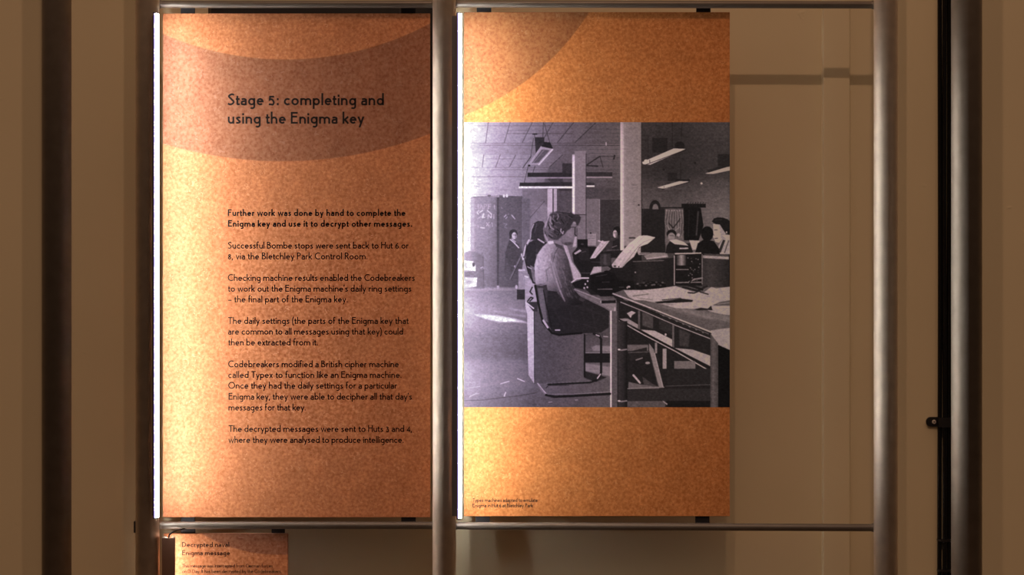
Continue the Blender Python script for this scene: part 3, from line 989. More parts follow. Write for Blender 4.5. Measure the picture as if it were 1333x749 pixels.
    for s, w in (([(651.8, 499.6), (663, 496.2)], 1.2), ([(674, 492.8), (682.6, 496.4)], 1.2), ([(611.4, 516.4), (621.4, 511.4)], 1.3), ([(656.6, 515.4), (658.4, 510.8)], 1.6), ([(609, 505.2), (625, 502.8)], .8),
                 ([(714, 523.8), (718.6, 523)], 1.1), ([(749, 520.8), (752, 520.4)], .9), ([(782, 529), (784, 527)], 1.4), ([(617, 514), (624, 512)], .8)):
        pen(s, w, 226, .9)
    # ---- bright corner by the window: papers on a low table, chair
    poly([(604, 329), (612, 327), (622, 329), (630, 334), (631, 376), (604, 376)], lerpx([604, 618, 631], [200, 152, 128]), .9, .6)
    poly([(604, 339), (616, 340), (619.5, 346), (619.6, 353), (604, 352)], 250)
    ell(616.8, 344.5, 1.8, 2.8, 110)
    rect(605, 354, 620, 360.4, 150); poly([(604, 361.6), (621.6, 361.4), (620.5, 373), (604, 375.5)], 246)
    ell(611, 367.5, 4.5, 2.6, 196, .8, .8)
    pen([(626, 349), (629, 347.5), (630, 350)], 1.2, 196); pen([(629, 335), (630, 372)], 1, 106, .6)
    # ---- woman standing by the cupboard in a long dark coat
    poly([(663, 312.5), (668, 313), (675, 318), (680, 326), (683, 333), (679, 352), (676, 372), (668, 371), (660, 372), (657, 352), (658, 330)], lerpy([312, 345, 375], [78, 80, 92]), .93, .6)
    poly([(657, 352), (660, 335), (664, 352), (666, 373), (659, 373)], 100, .6, 1)
    ell(668.4, 304, 5.4, 5.4, 66); poly([(663.5, 304), (666, 304), (665.5, 313), (663.6, 311)], 70)
    ell(669.6, 307, 3.1, 4.4, 208); ell(671.6, 307.6, 1.4, 3.6, 128, .8); pen([(668, 306), (672, 306.2)], .9, 90, .8)
    pen([(664.6, 312), (669, 315.6), (675.4, 322.6)], 1.5, 214); pen([(666.8, 311.6), (671, 315)], 1.6, 190)
    ell(670.4, 347, 1.1, 1.5, 170); ell(672.4, 373.6, 1.6, 2.6, 190)
    pen([(680, 330), (664.4, 363)], 2.0, 118, .9); pen([(681, 331), (665.2, 364)], .8, 60, .8)
    # ---- second woman from behind, dark jacket, and her chair
    rect(675, 352, 684, 378, 150, 1, .5); rect(675, 350.6, 684, 353, 196)
    rect(673, 377, 686, 390, 58); rect(683, 388, 690, 399, 60)
    poly([(687, 317), (700, 310), (713, 316), (719, 330), (708, 350), (698, 372), (690, 362), (684, 342), (685, 326)], 58)
    pen([(681.6, 333), (684, 322), (689, 312.5)], 2.2, 196); pen([(679, 331), (681, 338), (683, 336)], 1.6, 210)
    poly([(690, 312), (690.6, 300), (694, 291.4), (700.4, 287.6), (707, 288.4), (712, 296), (712, 314), (702, 313)], 62)
    pen([(694.8, 292), (691.4, 300), (690.6, 311)], 1.3, 178, .9); pen([(699, 291), (696, 303)], 1, 88, .8)
    pen([(700.6, 311.6), (708, 316)], 1.8, 186); pen([(709.6, 306), (712.6, 313)], 2.2, 170, .8)
    poly([(690, 345), (697, 349), (700, 372), (694, 366)], 112); pen([(686, 347), (692, 350)], 1.4, 170)
    rect(683.6, 360, 688.4, 400, 168); pen([(683.6, 359.6), (687, 361)], 2, 220)
    poly([(688, 362), (698, 372), (699, 398), (688, 398)], 176, .9)
    for s in ([(692, 362), (694, 368), (697, 369)], [(693, 374), (690, 380), (693, 383)], [(687, 392), (691, 387), (694, 388), (690, 392)], [(696, 352), (700, 366)]): pen(s, 1.8, 48)
    pen([(686, 318), (683, 336), (688, 356)], 1.2, 44)
    # ---- desk pedestal and floor under the chair
    poly([(694.6, 404), (765, 404), (761, 495), (695.6, 500)], lerpx([694, 720, 762], [86, 82, 88]))
    poly([(684.4, 393.4), (690, 398), (694.8, 404), (695.8, 499.6), (688, 488), (686.8, 440), (686.4, 408), (684.4, 402)], lerpy([393, 410, 450, 500], [196, 204, 196, 176]))
    poly([(684.6, 393), (700, 393), (700, 406), (694, 405)], 60); pen([(684.8, 393.6), (694.6, 401.5)], 1.6, 210)
    pen([(695.4, 405), (695.8, 499)], .8, 40, .8)
    rect(761.4, 435, 796, 532, lerpy([435, 472, 486, 500, 530], [76, 92, 92, 84, 86]), 1, .3)
    poly([(770, 452), (776, 449.4), (795, 451), (795, 458), (772, 457)], 122, .9, .6)
    rect(761, 459.6, 796, 472, 36); pen([(761, 459.2), (796, 459.2)], 1, 126)
    poly([(762, 473), (796, 478), (796, 490), (762, 483)], 124, .9, .6); poly([(761, 483), (790, 491), (776, 497), (761, 492)], 42, .9, .6)
    rect(760, 435, 762, 491, 30)
    rect(697, 500, 796, 532, lerpx([697, 760, 796], [98, 92, 88]), .6, 1)
    # ---- seated woman in the foreground
    #      skirt
    poly(zz([(196, 250), (300, 300), (400, 385), (480, 345), (600, 395), (705, 470), (702, 600), (640, 642), (440, 652), (290, 662), (240, 632), (200, 540), (186, 400)], 680, 330, 6.24), 46)
    for s in ([(735, 395), (765, 402), (788, 412)], [(728, 412), (752, 420), (778, 428)], [(742, 405), (748, 430)], [(770, 402), (776, 430)], [(720, 400), (735, 428)]): pen(s, 1.2, 60, .6, .7)
    #      sweater: body, then sleeve
    back = [(716, 313), (706.5, 321.6), (699.6, 331.4), (695.9, 344.8), (696.2, 358), (697.6, 371), (712, 378), (726, 380), (734, 360), (737, 328), (730.4, 318.5), (722, 314.6)]
    poly(back, lambda X, Y: np.interp(X, [695, 700, 708, 718, 728, 738], [206, 196, 176, 150, 118, 92]) * np.interp(Y, [313, 330, 360, 380], [1.02, 1, .92, .6]))
    for k in range(80):
        x0 = float(nrng.uniform(698, 724)); y0 = float(nrng.uniform(322, 366))
        pen([(x0, y0), (x0 + float(nrng.uniform(-1, 2)), y0 + float(nrng.uniform(2, 5)))], .9, float(nrng.choice([212, 118, 140])), .35, .4)
    poly([(724, 320), (731, 319), (737.4, 327), (740.4, 342), (744.6, 358), (747, 374), (753, 384), (758.6, 388), (757, 396), (746, 398), (735, 394), (726, 382), (720, 362), (716.6, 344), (718, 330)],
         lambda X, Y: np.interp(X, [716, 721, 728, 738, 748], [112, 126, 96, 74, 58]) * np.interp(Y, [320, 350, 385, 398], [1.08, 1, .82, .6]))
    pen([(717.4, 340), (721.6, 356), (728, 376), (735, 392)], 1.8, 158, .75, .5); pen([(724, 330), (721, 342), (726, 360), (731, 374)], 1.4, 150, .55, .5)
    pen([(729, 326), (731, 348), (738, 372)], 1.2, 112, .5, .5); pen([(716, 348), (711, 352), (713, 366)], 1.6, 92, .6, .6); pen([(713, 333), (707, 349)], 1.3, 206, .5, .6)
    pen([(727, 322), (722, 331), (720, 341)], 1.3, 60, .6, .5)
    for k in range(90):
        t = float(nrng.uniform(0, 1)); x0 = 720 + 22 * t + float(nrng.uniform(-4, 8)); y0 = 328 + 58 * t
        pen([(x0, y0), (x0 + 1.4, y0 + 3.4)], .8, float(nrng.choice([128, 50, 96])), .36, .4)
    poly([(697, 372), (712, 378), (728, 384), (738, 396), (722, 404), (708, 398)], 52, .85, 1)
    ell(757.5, 389.5, 4, 3, 66, .9, .5, 20)
    #      neck, face, ear, glasses
    H = lambda pts: zz(pts, 705, 270, 12.48)
    poly(H([(180, 500), (330, 470), (370, 600), (300, 640), (190, 590)]), 122)
    poly(H([(300, 500), (390, 420), (470, 300), (535, 215), (572, 262), (584, 330), (566, 360), (576, 400), (598, 440), (580, 466), (588, 490), (572, 505), (575, 530), (540, 570), (490, 604), (400, 612), (330, 590)]),
         lambda X, Y: np.interp(X, [728, 740, 747, 751], [112, 122, 108, 92]) * np.interp(Y, [288, 300, 314, 320], [1.12, 1.04, .95, .6]))
    poly(H([(200, 575), (330, 622), (360, 690), (240, 640)]), 70, .9); poly(H([(95, 555), (190, 545), (200, 585), (120, 600)]), 208, .95)
    #      hair
    hair = H([(60, 270), (95, 160), (165, 90), (260, 58), (380, 62), (470, 78), (530, 112), (600, 118), (642, 168), (622, 240), (596, 292), (570, 300), (556, 240), (524, 226), (484, 286), (472, 344), (410, 388),
              (376, 440), (330, 470), (270, 525), (200, 534), (130, 505), (80, 440), (48, 360)])
    poly(hair, lambda X, Y: np.interp(X, [708, 713, 722, 745], [122, 94, 70, 60]), 1, .6)
    for k in range(60):
        a = float(nrng.uniform(0, 6.28)); q = float(nrng.uniform(.2, 1)) ** .5
        x0 = 728 + 17 * q * math.cos(a); y0 = 291 + 15 * q * math.sin(a)
        if x0 > 736 and y0 > 294: continue
        b = a + 1.2 + float(nrng.normal(0, .5)); r_ = float(nrng.uniform(1.2, 3))
        lit = max(0, min(1, (738 - x0) / 26))
        pen([(x0, y0), (x0 + r_ * math.cos(b), y0 + r_ * math.sin(b)), (x0 + 1.6 * r_ * math.cos(b + .7), y0 + 1.6 * r_ * math.sin(b + .7))], 1.1, float(nrng.choice([40, 46, 92 + 60 * lit])), .42, .45)
    for s, w, v in (([(120, 140), (90, 220), (62, 320)], 1.6, 176), ([(150, 160), (140, 230), (165, 270)], 1.6, 158), ([(130, 260), (150, 330), (200, 360)], 1.6, 150), ([(200, 130), (185, 190), (215, 230)], 1.2, 120),
                    ([(265, 110), (275, 160), (250, 200)], 1.3, 132), ([(90, 380), (120, 430), (180, 470)], 1.3, 116), ([(240, 250), (290, 240), (310, 270)], 1.3, 98), ([(340, 120), (420, 130), (480, 180)], 1.2, 78),
                    ([(200, 300), (250, 330)], 1.2, 104), ([(150, 400), (190, 420)], 1.1, 100), ([(420, 230), (390, 290), (360, 330)], 1.1, 74), ([(300, 64), (390, 70), (460, 84)], .9, 110), ([(560, 140), (600, 150)], 1.1, 66),
                    ([(220, 440), (250, 480)], 1.1, 92), ([(110, 320), (100, 360)], 1.2, 140)):
        pen(H(s), w, v, .75, .35)
    for s in ([(170, 210), (200, 260), (190, 300)], [(230, 180), (250, 230)], [(110, 290), (140, 350)], [(250, 360), (300, 400), (270, 450)], [(320, 200), (360, 260)], [(440, 130), (500, 160)], [(120, 460), (170, 500)]):
        pen(H(s), 1.2, 36, .8, .35)
    pen(H([(70, 240), (36, 350), (50, 470), (75, 540)]), 1.2, 176, .7, .5)
    pen(H([(318, 350), (312, 390), (345, 430), (355, 390)]), 1.4, 158, .9)
    pen(H([(470, 326), (560, 322)]), 1.0, 60); pen(H([(545, 330), (540, 440), (572, 470)]), 1.5, 52, .9); pen(H([(575, 345), (578, 400)]), 1.1, 66)
    pen(H([(520, 250), (552, 262)]), 1.2, 160, .7); ell(*H([(470, 450)])[0], 3, 4.2, 134, .6, 1); pen(H([(550, 505), (580, 512)]), .8, 60)
    poly(H([(380, 570), (500, 560), (470, 620), (390, 625)]), 62, .6, .8)
    # ---- second figure's pale sleeve at the far desk
    poly([(733, 318.6), (738, 320), (741, 329), (744.6, 341), (751, 350), (756.4, 358.4), (755.6, 362), (747, 363.8), (744, 352), (741, 340), (736, 328)], 164)
    pen([(735, 321), (742, 340), (750, 356)], 1, 190, .6); poly([(745.6, 322), (748, 309), (751, 307.6), (750, 321)], 182, .85, .6)
    # ---- machines on the far desks: dark mass first
    poly([(745, 330), (752, 321), (775, 321), (785, 328), (806, 326), (835, 330), (835, 384), (800, 384), (770, 384), (758, 372), (756, 356), (747, 342)], 38, 1, .5)
    rect(751.6, 311.6, 765, 322, 34); ell(758, 318, 2, 1.2, 70); poly([(752, 323), (766, 323), (768, 340), (754, 338)], 50, .8)
    ell(803.4, 301, 5.6, 6, 36); poly([(796, 330), (798, 314), (806, 310), (808, 330)], 44); ell(800.6, 304.6, 2.7, 5, 172); ell(802.6, 306, 1.6, 4.4, 90, .8); pen([(799, 303.4), (802, 303.2)], .7, 70)
    for s, v in (([(757, 329), (763, 327)], 80), ([(770, 341), (790, 342)], 74), ([(757, 355.6), (769, 355.6)], 96), ([(790, 326), (806, 325.4)], 92), ([(797, 322), (803, 320)], 120), ([(782, 340), (784, 352)], 66)): pen([s[0], s[1]], .9, v, .8)
    rect(781, 330.4, 795, 346, 66, .8, .6); rect(786, 331, 789, 345, 98, .5, .8); rect(795.4, 335.6, 802, 344, 96, .8, .5)
    poly([(747, 330), (755, 324.8), (757, 326.8), (749, 331.6)], 170)
    poly([(768, 337), (775.6, 324), (784, 313), (787, 314.4), (793.6, 313.6), (786, 323.5), (775, 336)], 172); pen([(772, 335.6), (790, 315)], .8, 130, .7); pen([(779, 313.6), (785, 315.6)], 1.6, 186)
    poly([(768, 358), (773, 347.4), (783, 347.2), (783, 354)], 156); poly([(783, 347.4), (791, 346.4), (795.4, 350), (790, 354), (783, 354)], 84)
    poly([(769, 358), (790, 352), (800, 356), (806, 366), (826, 366), (826, 385), (782, 386), (768, 376)], 28)
    for p, q, v in (((778, 376.6), (797, 376.4), 120), ((784, 367.4), (793, 367.2), 70), ((771, 356.6), (786, 353.6), 100), ((806, 374), (812, 374), 70), ((776, 360), (790, 357.4), 64)): pen([p, q], .9, v, .9)
    pen([(744.4, 367.6), (750, 363.4), (757, 362), (766, 362)], 1.7, 188); poly([(745, 368), (757, 364), (764, 368), (760, 377), (748, 375)], 34)
    for p in ((762, 370), (764.6, 374), (760.6, 375), (765, 366)): ell(*p, 1.1, 1.3, 176)
    ell(818.6, 373.4, 2, 1.2, 150); ell(816.4, 374.6, 1, 1.4, 140)
    # big sheaf of paper standing in the near machine
    poly([(853, 309.2), (842, 306.6), (832, 307), (819, 317.4), (806, 332), (796, 345), (797.6, 348.4), (807.4, 348.8), (825, 334.4), (832, 321.6), (843, 317.6)], lambda X, Y: np.interp(Y, [306, 320, 348], [182, 178, 160]))
    pen([(838, 308), (826, 320), (806, 346)], .8, 148, .8); pen([(850, 311), (838, 315), (830, 322), (812, 346)], 1, 120, .8); pen([(821, 335), (809, 348)], 1.6, 142); pen([(826, 320), (804, 347)], .6, 196, .5)
    ell(800.4, 346.6, 1.7, 1, 36); ell(805.6, 347.4, .8, 1, 46)
    # things on top of the machines
    rect(819, 308.4, 831, 318, 40, .9); poly([(829, 327), (834, 321), (841, 319.6), (846.4, 323), (846, 331), (831, 332)], 138); pen([(838, 319), (853, 323.4)], 1.2, 156); pen([(833, 330), (846, 330)], 1.2, 82)
    poly([(838, 333), (850, 329), (868, 329.6), (870, 335), (842, 338)], 116); pen([(842, 337), (868, 333.6)], 1.2, 150)
    # ---- right-hand wall: cupboard, arch, coats
    rect(834, 272, 866, 329, 40)
    ell(852.6, 272, 7.4, 11.4, 38); ell(853, 272.6, 4, 7, 98); rect(834, 272.6, 866, 283, 42)
    pen([(860, 270.8), (893, 270.4)], 1.8, 40)
    rect(865.6, 272.6, 890.4, 318, 88)
    for k in range(16):
        x0 = 868 + k * 1.42; d = (k - 8) * .35
        pen([(x0, 274 + (k % 3)), (x0 + d, 288 + (k % 4)), (x0 - d * .6 + float(nrng.uniform(-1.5, 1.5)), 305 + (k % 5))], .9, 50 if k % 2 else 122, .7, .4)
    for k in range(7): ell(867.6 + k * 3.4, 274.4, .8, .9, 138, .8)
    pen([(871, 291), (876, 297), (881, 291), (885, 285)], 1.6, 42, .8); pen([(868, 294), (875, 304), (884, 296)], 1.4, 128, .6)
    poly([(889.6, 271), (900, 268), (912, 271), (915.6, 294), (909, 314), (890, 313)], 27); pen([(908.6, 276), (906.4, 306)], 1.8, 74, .8, .5); pen([(897, 274), (896, 308)], 1, 44, .7)
    rect(887, 265.4, 918.4, 270.4, 30)
    for k in range(7): pen([(894 + k * 3.3, 268), (895.6 + k * 3.3, 263.4)], .8, 40, .9)
    # face and hair at the far table
    ell(874, 304.6, 6.4, 5.6, 34); ell(874, 308, 4.6, 5, 118); pen([(871.6, 307), (876.6, 307)], 1, 66, .8); ell(883, 306, 2, 2.2, 150, .8)
    poly([(868, 320), (872, 314), (880, 314), (890, 318), (900, 316), (902, 330), (866, 330)], 36)
    poly([(871, 313), (880, 311.6), (890, 315), (896, 320), (888, 319), (878, 318)], 160); pen([(885, 323.6), (895, 323.4)], 1.8, 146)
    poly([(897, 312.8), (910.6, 313.4), (907, 325), (901, 325.4)], 146)
    # right: woman with swept hair, and dark figure in front of her
    poly([(931, 331), (937, 317), (942, 308.6), (952, 311), (952, 331)], 132); poly([(934, 329), (941, 312), (944, 313), (938, 329)], 46); pen([(948, 314), (943, 329)], 1.6, 60, .8); pen([(950, 318), (948, 329)], 1, 160, .6)
    poly([(928, 292), (938, 289.6), (945, 297), (944, 305), (940, 311), (936, 316), (931, 315), (929.4, 311), (926.8, 306.4), (928.4, 302)], 152); poly([(936, 292), (945, 296), (943, 309), (938, 312)], 118, .7, .7)
    pen([(929.6, 299.6), (933.6, 299.4)], 1, 70); pen([(927.6, 305.4), (929.8, 306.4)], .9, 92); pen([(930.4, 310.6), (934, 310.2)], 1.2, 64)
    poly([(926.4, 288.6), (929, 284.6), (934, 283), (941, 283.6), (947, 285.6), (952, 290), (952, 306), (945, 305), (941, 299), (937, 292.6), (931, 292)], 33); pen([(931, 287), (939, 286)], 1, 56, .8)
    poly([(939.4, 306.4), (952, 306), (952, 314), (945, 310.6)], 156); ell(945.6, 302.6, 1, 1.4, 140)
    ell(920.4, 304.4, 8, 9.6, 26); poly([(904, 332), (908, 317), (916, 312), (929, 314), (936, 324), (937, 332)], 28)
    # ---- row of machine cases
    poly([(823, 341), (846, 339), (877.6, 335.4), (877.6, 372), (846, 376.4), (828, 376), (822, 360)], lerpx([822, 832, 860, 878], [34, 48, 42, 38])); pen([(824, 340.6), (864, 339.2)], 1.2, 86)
    rect(877, 333, 878.8, 371, 136, .9); ell(827, 354.6, 1, 1, 130); poly([(826, 372), (846, 366), (866, 368), (868, 376), (830, 378)], 30)
    for k in range(14): ell(830 + k * 2.7, 369.6 + 2.2 * math.sin(k * 1.9), 1.6, 1.2, float(nrng.choice([84, 60, 104])), .7)
    rect(878.6, 331, 914, 372, 32); rect(880, 332, 893, 345.6, lerpx([880, 887, 893], [46, 128, 52])); pen([(879, 330.4), (912, 329.6)], 1.6, 158)
    pen([(880, 351), (896, 351)], 1.1, 120); pen([(880, 368), (913, 367.4)], 1.4, 110); pen([(913.8, 331), (913.8, 370)], .9, 112)
    for k in range(22): ell(float(nrng.uniform(895, 911)), float(nrng.uniform(334, 366)), .9, .8, float(nrng.choice([96, 66, 124])), .7)
    pen([(897, 367), (904, 363.6), (914, 362)], 2, 110); pen([(896, 371), (900, 364)], 2, 40)
    poly([(915, 336.6), (948.6, 338), (948.6, 374), (915, 374)], lerpx([915, 925, 949], [56, 62, 44])); poly([(915, 332.6), (949, 334.4), (949, 337.8), (915, 336)], 132)
    pen([(916, 331), (945, 332)], 1.6, 66); rect(948.6, 332, 952, 376, 30)
    # ---- near table: top, papers
    poly([(796, 383), (812, 377), (835, 378), (870, 374), (952, 374), (952, 430), (926, 433), (880, 414.6)], 82)
    poly([(838, 394), (870, 399), (902, 403), (950, 412), (950, 420), (905, 412), (866, 402)], 104, .7, 1.2); pen([(888, 404), (925, 414)], 2, 122, .4, 1)
    poly([(812, 378), (836, 377.6), (860, 375.4), (879, 372.4), (889, 375.6), (902, 379.6), (916, 380.6), (926, 373.6), (932, 375.6), (952, 373), (952, 410.6), (938, 409), (926, 406), (918, 402.6), (902, 402), (880, 401.4), (866, 397.4),
          (862, 396), (838, 391), (826, 390.6), (818, 386.4)], lambda X, Y: np.interp(X, [812, 870, 915, 950], [150, 148, 140, 132]))
    pen([(824, 385.6), (844, 382.8)], 1.3, 92, .9); pen([(830, 388), (850, 390.4)], 1, 112, .8)
    poly([(851.6, 393.2), (874, 390.6), (886, 388.6), (902, 390.6), (901, 393), (872, 394.6), (856, 395)], 36); pen([(862, 390.6), (886, 388.4)], 1.2, 46)
    poly([(852, 395.4), (880, 395.6), (868, 397.6)], 112, .7)
    pen([(895.6, 381), (903, 381.6), (911, 378.6)], 1.8, 44); pen([(911, 380), (921.6, 383.2)], 1.6, 48); pen([(889, 374), (908, 378.6), (920, 372.8)], 2.4, 40); pen([(896, 371), (914, 377)], 3, 34)
    poly([(903.6, 402.6), (912, 400.6), (921, 401.8), (925.6, 398), (927.4, 404), (918, 403.6), (908, 404)], 40)
    poly([(927, 397.4), (938, 393), (952, 390.6), (952, 398), (934, 398)], 78); pen([(934, 396), (950, 394)], 1, 120, .7); pen([(928, 400), (952, 400)], 1.2, 156, .6)
    poly([(925, 430), (952, 426.4), (952, 456.4), (934, 449), (926, 443)], 130)
    # table edge, drawers and shelf
    poly([(796, 382), (925.6, 432.6), (925.6, 532), (803, 532), (803, 392)], 40)
    pen([(798, 382.4), (838, 397.6), (880, 414.4), (925.6, 432.4)], 1.8, 156); pen([(812, 389.6), (850, 405), (884, 418.6), (922, 434.6)], 1.1, 102, .8); pen([(808, 393.4), (838, 405.4), (880, 423.8), (924, 440.8)], 1.2, 138)
    for k in range(9): ell(846 + k * 8.6, 403.6 + k * 3.65, 1.8, .7, 128, .6, .3, 23)
    pen([(818, 392.4), (858, 409)], 1.4, 24, .8)
    poly([(836, 406), (842, 408), (850, 412), (850, 428), (836, 424)], 84, .7, .6); poly([(858, 415), (875, 422), (875, 436), (858, 428)], 56, .7); poly([(884, 428), (898, 434), (896, 452), (884, 450)], 74, .6, .8)
    poly([(805.8, 415), (817, 414.6), (830.6, 422.6), (830.6, 428)], 128); poly([(833.4, 429), (852.4, 430.6), (875, 442), (875, 452)], 152); poly([(877.4, 453), (901, 455), (924.6, 463), (924.6, 476.6)], 138)
    poly([(816, 408), (822.4, 404.8), (827.6, 407), (822.4, 410.6), (821, 414)], 156); ell(866.4, 435.6, 1.3, 1.6, 150)
    rect(830.6, 404, 833.2, 429.6, 82); rect(875, 423, 877.6, 453, 86)
    pen([(806, 417.6), (838, 435.8), (880, 457.8), (925, 483.6)], 1.3, 156); pen([(806, 419.6), (838, 437.6), (880, 460)], .8, 30); pen([(806, 416.4), (880, 455), (925, 479.6)], 1.5, 28)
    for k in range(6): ell(811 + k * 2.2, 419.4 + k * 1.25, 1.1, .8, 104, .7)
    # legs and stretchers under the table
    rect(816, 448.6, 844, 457, 98, .9, .5); poly([(818, 458), (842, 452), (842, 462), (820, 470)], 46); pen([(818, 459), (845, 458)], 1, 84)
    poly([(845, 447), (851, 455), (863.8, 504), (857, 504.4), (845, 456)], 116); pen([(852, 460), (862.6, 503)], 1.4, 144, .7); pen([(846, 460), (857, 503)], 1, 60, .8)
    rect(852.4, 446, 855.2, 460, 118); rect(862.6, 454, 867.6, 480, 134); rect(877.6, 470, 905, 480.6, 98); rect(868, 480, 925, 500, 44)
    poly([(818, 497), (832, 500), (858, 503.4), (858, 506), (818, 506)], 92); poly([(836, 490), (850, 500), (858, 503), (838, 501)], 66)
    pen([(824.6, 488.4), (832, 497)], 2.6, 154); ell(833, 498.4, 1.3, 1.2, 140); pen([(828, 468.6), (836, 466)], 1.6, 110); ell(843, 472.4, 3, 1.6, 128)
    rect(816, 506, 925, 521.6, 50); pen([(817, 505.8), (864, 504)], 1.3, 116); pen([(866, 502.6), (924, 500.6)], 1, 74); rect(868, 521.6, 925, 532, 30)
    rect(816, 522, 866, 532, 80); poly([(862, 521), (869, 525.6), (868, 527), (864, 524)], 130)
    poly([(924.6, 434), (934.6, 447), (935, 532), (924.6, 532)], lerpx([924, 928, 935], [64, 84, 66])); poly([(934.8, 449), (952, 457), (952, 532), (934.8, 532)], 20)
    # near desk of the seated woman
    poly([(746, 376), (757, 379), (783, 391), (802, 391), (802, 407), (793, 404), (772, 394), (756, 386)], 98); pen([(748, 376.6), (772, 386), (783, 390.4)], 1.2, 150, .8); pen([(752, 381), (776, 393), (794, 402)], 1.2, 124, .6)
    poly([(782.8, 391.6), (801.6, 391), (801.6, 394.6), (783.4, 395.2)], 34); pen([(781.6, 390), (802, 389.4)], 1.2, 92); ell(782, 393, .8, 2, 150)
    poly([(783, 395.4), (802, 394.8), (801, 407), (796, 405)], 118, .9); ell(800.4, 402.6, .9, 3, 160)
    rect(796, 405, 804, 532, 84); rect(794.2, 404.4, 796.2, 532, 192); rect(803.6, 418, 816.6, 532, lerpx([803, 806, 811, 817], [40, 60, 50, 28]))
    rect(803, 394, 805.6, 470, 62, .8)
    for y in (455, 521.8): pen([(804.6, y), (809, y + .8), (815.6, y - .2)], 1.8, 118); ell(806, y, 1.6, 1.1, 192)
    # chair: back, seat rail, tubular runners
    poly(zz([(104, 250), (196, 246), (206, 300), (200, 420), (222, 620), (166, 560), (130, 430)], 680, 330, 6.24), 66); poly(zz([(124, 280), (168, 282), (206, 560), (168, 540), (140, 430)], 680, 330, 6.24), 104, .9, .4)
    pen(zz([(102, 250), (150, 258), (200, 248)], 680, 330, 6.24), 1.4, 128); pen(zz([(104, 262), (138, 440), (168, 560), (240, 645), (300, 662), (480, 646)], 680, 330, 6.24), 2.6, 26)
    pen(zz([(172, 545), (206, 600)], 680, 330, 6.24), 2.6, 190); pen(zz([(270, 622), (304, 622)], 680, 330, 6.24), 1.6, 196); pen(zz([(172, 300), (196, 420), (236, 590)], 680, 330, 6.24), 1.2, 30, .8)
    pen([(773, 434.4), (780, 437), (782.6, 442), (782.6, 484), (781, 490), (776, 495), (768, 497.4), (740, 499), (714, 500)], 3.0, 34); pen([(776, 436), (780, 437.4)], 1.4, 170); pen([(786, 438), (791, 438.4)], 1.4, 150); pen([(781.6, 487), (777.6, 492.6)], 1.4, 190)
    pen([(770, 496), (740, 497.6), (712, 499)], .9, 118, .8)
    pen([(701, 500), (705, 507), (712, 514.4)], 2.8, 124); pen([(700, 499), (704, 504), (711, 512.4)], .9, 196); pen([(711, 514), (722, 516.4), (745, 515.4), (794, 512.6)], 3.2, 34); pen([(713, 513), (745, 513), (794, 510)], .9, 120, .9)
    pen([(711, 505), (714, 501.6), (740, 501.4)], 1.1, 44, .8)
    # ---- bright trough lamps on the right, and the broad white pillar
    for hang in ([(875, 159), (875, 194)], [(888, 159), (886, 188)], [(843.6, 176), (843.6, 205)], [(886, 212), (886, 238)], [(905, 212), (905, 214)]): pen(hang, .9, 42, .9)
    rect(849, 180, 868.6, 199, 40, .9); ell(884.6, 190, 6.4, 5.6, 36); rect(869, 225, 881.6, 236, 42, .9)
    poly([(835.5, 211.4), (877, 193.6), (892.6, 194.2), (846.4, 214.6), (837, 214)], 180); pen([(841, 214.6), (893, 195)], .9, 40); ell(841, 209.6, 2.6, 1.6, 214); pen([(845.6, 208.6), (845.8, 212)], 1, 60); pen([(848, 207), (880, 195)], 1, 205, .6)
    poly([(855.4, 244.4), (884, 236.2), (896.6, 236.6), (866, 246.2)], 182); pen([(862, 246.6), (897, 237.2)], .8, 40); pen([(880, 234.6), (897, 234.8)], 2.2, 38); ell(864.4, 243.6, .7, .8, 60)
    poly([(917.6, 226.2), (942, 218.6), (952, 216.6), (952, 221.6), (928, 226.6)], 174); rect(934, 201, 952, 217, 40, .9, .6); poly([(920, 222), (952, 212), (952, 216), (922, 225)], 44)
    for p in ((904.6, 212.4), (864, 221), (913, 239)): ell(*p, 1.3, 1.3, 36 if p[0] < 910 else 170)
    rect(812, 150, 834.8, 320, lambda X, Y: np.interp(X, [812, 820, 834.8], [122, 116, 112]) * np.interp(Y, [159, 230, 320], [.98, 1.04, 1.08]))
    rect(807.6, 150, 812.4, 326, lambda X, Y: np.interp(X, [807.6, 810, 812.4], [188, 178, 146]) * np.interp(Y, [159, 190, 326], [.86, 1, 1.08])); pen([(813.8, 159), (813.8, 318)], .7, 134, .7); rect(834.4, 159, 836, 272, 58)
    for k in range(20): pen([(819 + float(nrng.uniform(0, 11)), y := float(nrng.uniform(240, 268))), (822 + float(nrng.uniform(0, 9)), y)], .6, 92, .5)
    ell(831.4, 267, 1.1, 1.1, 50); pen([(834, 262), (838, 271), (836, 285)], 1, 60, .6)
    poly([(819, 317.4), (835, 320), (834, 306.6), (831, 307.6)], 44, .0)
    # the sheaf of paper stands in front of the pillar: redraw its upper end
    poly([(853, 309.2), (842, 306.6), (832, 307), (819, 317.4), (806, 332), (814, 338), (825, 334.4), (832, 321.6), (843, 317.6)], lambda X, Y: np.interp(Y, [306, 320, 348], [184, 178, 160]))
    pen([(838, 308), (826, 320), (810, 340)], .8, 148, .8); pen([(850, 311), (838, 315), (830, 322), (814, 342)], 1, 122, .8); rect(818.6, 308.6, 827, 311, 42, .7)
    # ---- grain
    CAN[:] = CAN * (1 + smooth_noise(1.3, 1.1, .034) + smooth_noise(3.0, 2.2, .028)) + smooth_noise(2.0, 1.4, 2.6)


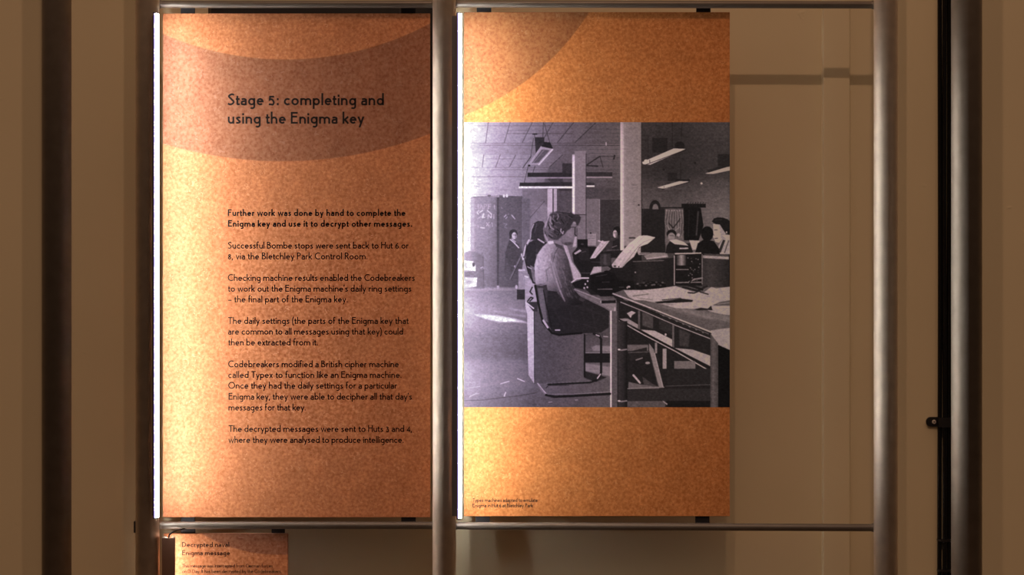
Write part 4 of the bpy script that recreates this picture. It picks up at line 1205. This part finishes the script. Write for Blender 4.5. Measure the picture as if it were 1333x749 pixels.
# light that falls on the print, as reflectance 1 would show it: used only to turn the greys seen into ink reflectance
LX = [604, 612, 618, 626, 636, 648, 662, 680, 700, 725, 750, 780, 815, 850, 890, 920, 950]
LR = [3.855, 4.072, 4.075, 3.951, 3.668, 3.229, 2.626, 1.998, 1.517, 1.122, 0.866, 0.681, 0.544, 0.463, 0.399, 0.367, 0.352]
LG = [3.725, 3.927, 3.922, 3.791, 3.519, 3.087, 2.486, 1.869, 1.4, 1.012, 0.763, 0.58, 0.445, 0.363, 0.301, 0.27, 0.251]
LB = [3.58, 3.822, 3.818, 3.667, 3.394, 2.97, 2.387, 1.781, 1.323, 0.943, 0.701, 0.523, 0.391, 0.313, 0.25, 0.218, 0.202]


def build_print(parent):
    paint()
    k = SS // 2
    h2, w2 = (CH // k) * k, (CW // k) * k
    g = CAN[:h2, :w2].reshape(h2 // k, k, w2 // k, k).mean((1, 3))
    nh, nw = g.shape
    xs = PX0 + (np.arange(nw) + .5) * (PX1 - PX0) / nw
    ys = PY0 + (np.arange(nh) + .5) * (PY1 - PY0) / nh
    g = np.clip(g - 11 * np.exp(-((g - 52) / 34) ** 2), 6, 255)     # deeper blacks
    # purple-grey print tone with the lamp tint in it, warmer to the right, fading out in the whites
    tx = [604, 690, 730, 770, 830, 950]
    fade = np.clip((252 - g) / 60, 0, 1)
    rgb = []
    for tone, L in (([1.02, 1.03, 1.05, 1.07, 1.11, 1.11], LR), ([.925, .92, .915, .93, .955, .96], LG), ([1.07, 1.07, 1.04, 1.0, .95, .93], LB)):
        t = np.interp(xs, tx, tone)[None, :]
        v = g * (1 + (t - 1) * fade) / 255
        lin = np.where(v <= .04045, v / 12.92, ((v + .055) / 1.055) ** 2.4)
        lin = np.where(g > 249, lin * 1.6, lin)
        rgb.append(np.clip(lin / np.interp(xs, LX, L)[None, :], .006, .93))
    y = YP - .0003
    k = S * (D + y) / D
    # vertices spread edge to edge
    vx = (np.linspace(PX0, PX1, nw) - 666.5) * k
    vz = ZC + (374.5 - np.linspace(PY0, PY1, nh)) * k
    off = parent.location
    co = np.empty((nh, nw, 3), np.float32)
    co[..., 0] = vx[None, :] - off.x; co[..., 1] = y - off.y; co[..., 2] = vz[:, None] - off.z
    idx = np.arange(nh * nw).reshape(nh, nw)
    quads = np.stack([idx[:-1, :-1], idx[1:, :-1], idx[1:, 1:], idx[:-1, 1:]], -1).reshape(-1, 4)
    me = bpy.data.meshes.new('printed_photograph')
    me.vertices.add(nh * nw); me.vertices.foreach_set('co', co.ravel())
    me.loops.add(quads.size); me.loops.foreach_set('vertex_index', quads.ravel().astype(np.int32))
    me.polygons.add(len(quads)); me.polygons.foreach_set('loop_start', (np.arange(len(quads)) * 4).astype(np.int32))
    me.update(calc_edges=True)
    at_ = me.color_attributes.new('ink', 'FLOAT_COLOR', 'POINT')
    c = np.ones((nh, nw, 4), np.float32)
    for i in range(3): c[..., i] = rgb[i]
    at_.data.foreach_set('color', c.ravel())
    m, nt, b = new_mat('photographic_print')
    b.inputs['Roughness'].default_value = .55
    b.inputs['Specular IOR Level'].default_value = .06
    a = N(nt, 'ShaderNodeVertexColor'); a.layer_name = 'ink'
    nt.links.new(a.outputs['Color'], b.inputs['Base Color'])
    me.materials.append(m)
    o = bpy.data.objects.new('printed_photograph', me)
    COL.objects.link(o)
    o.parent = parent
    tag(o, 'black and white photograph of women at cipher machines')
    return o


build_print(pr)
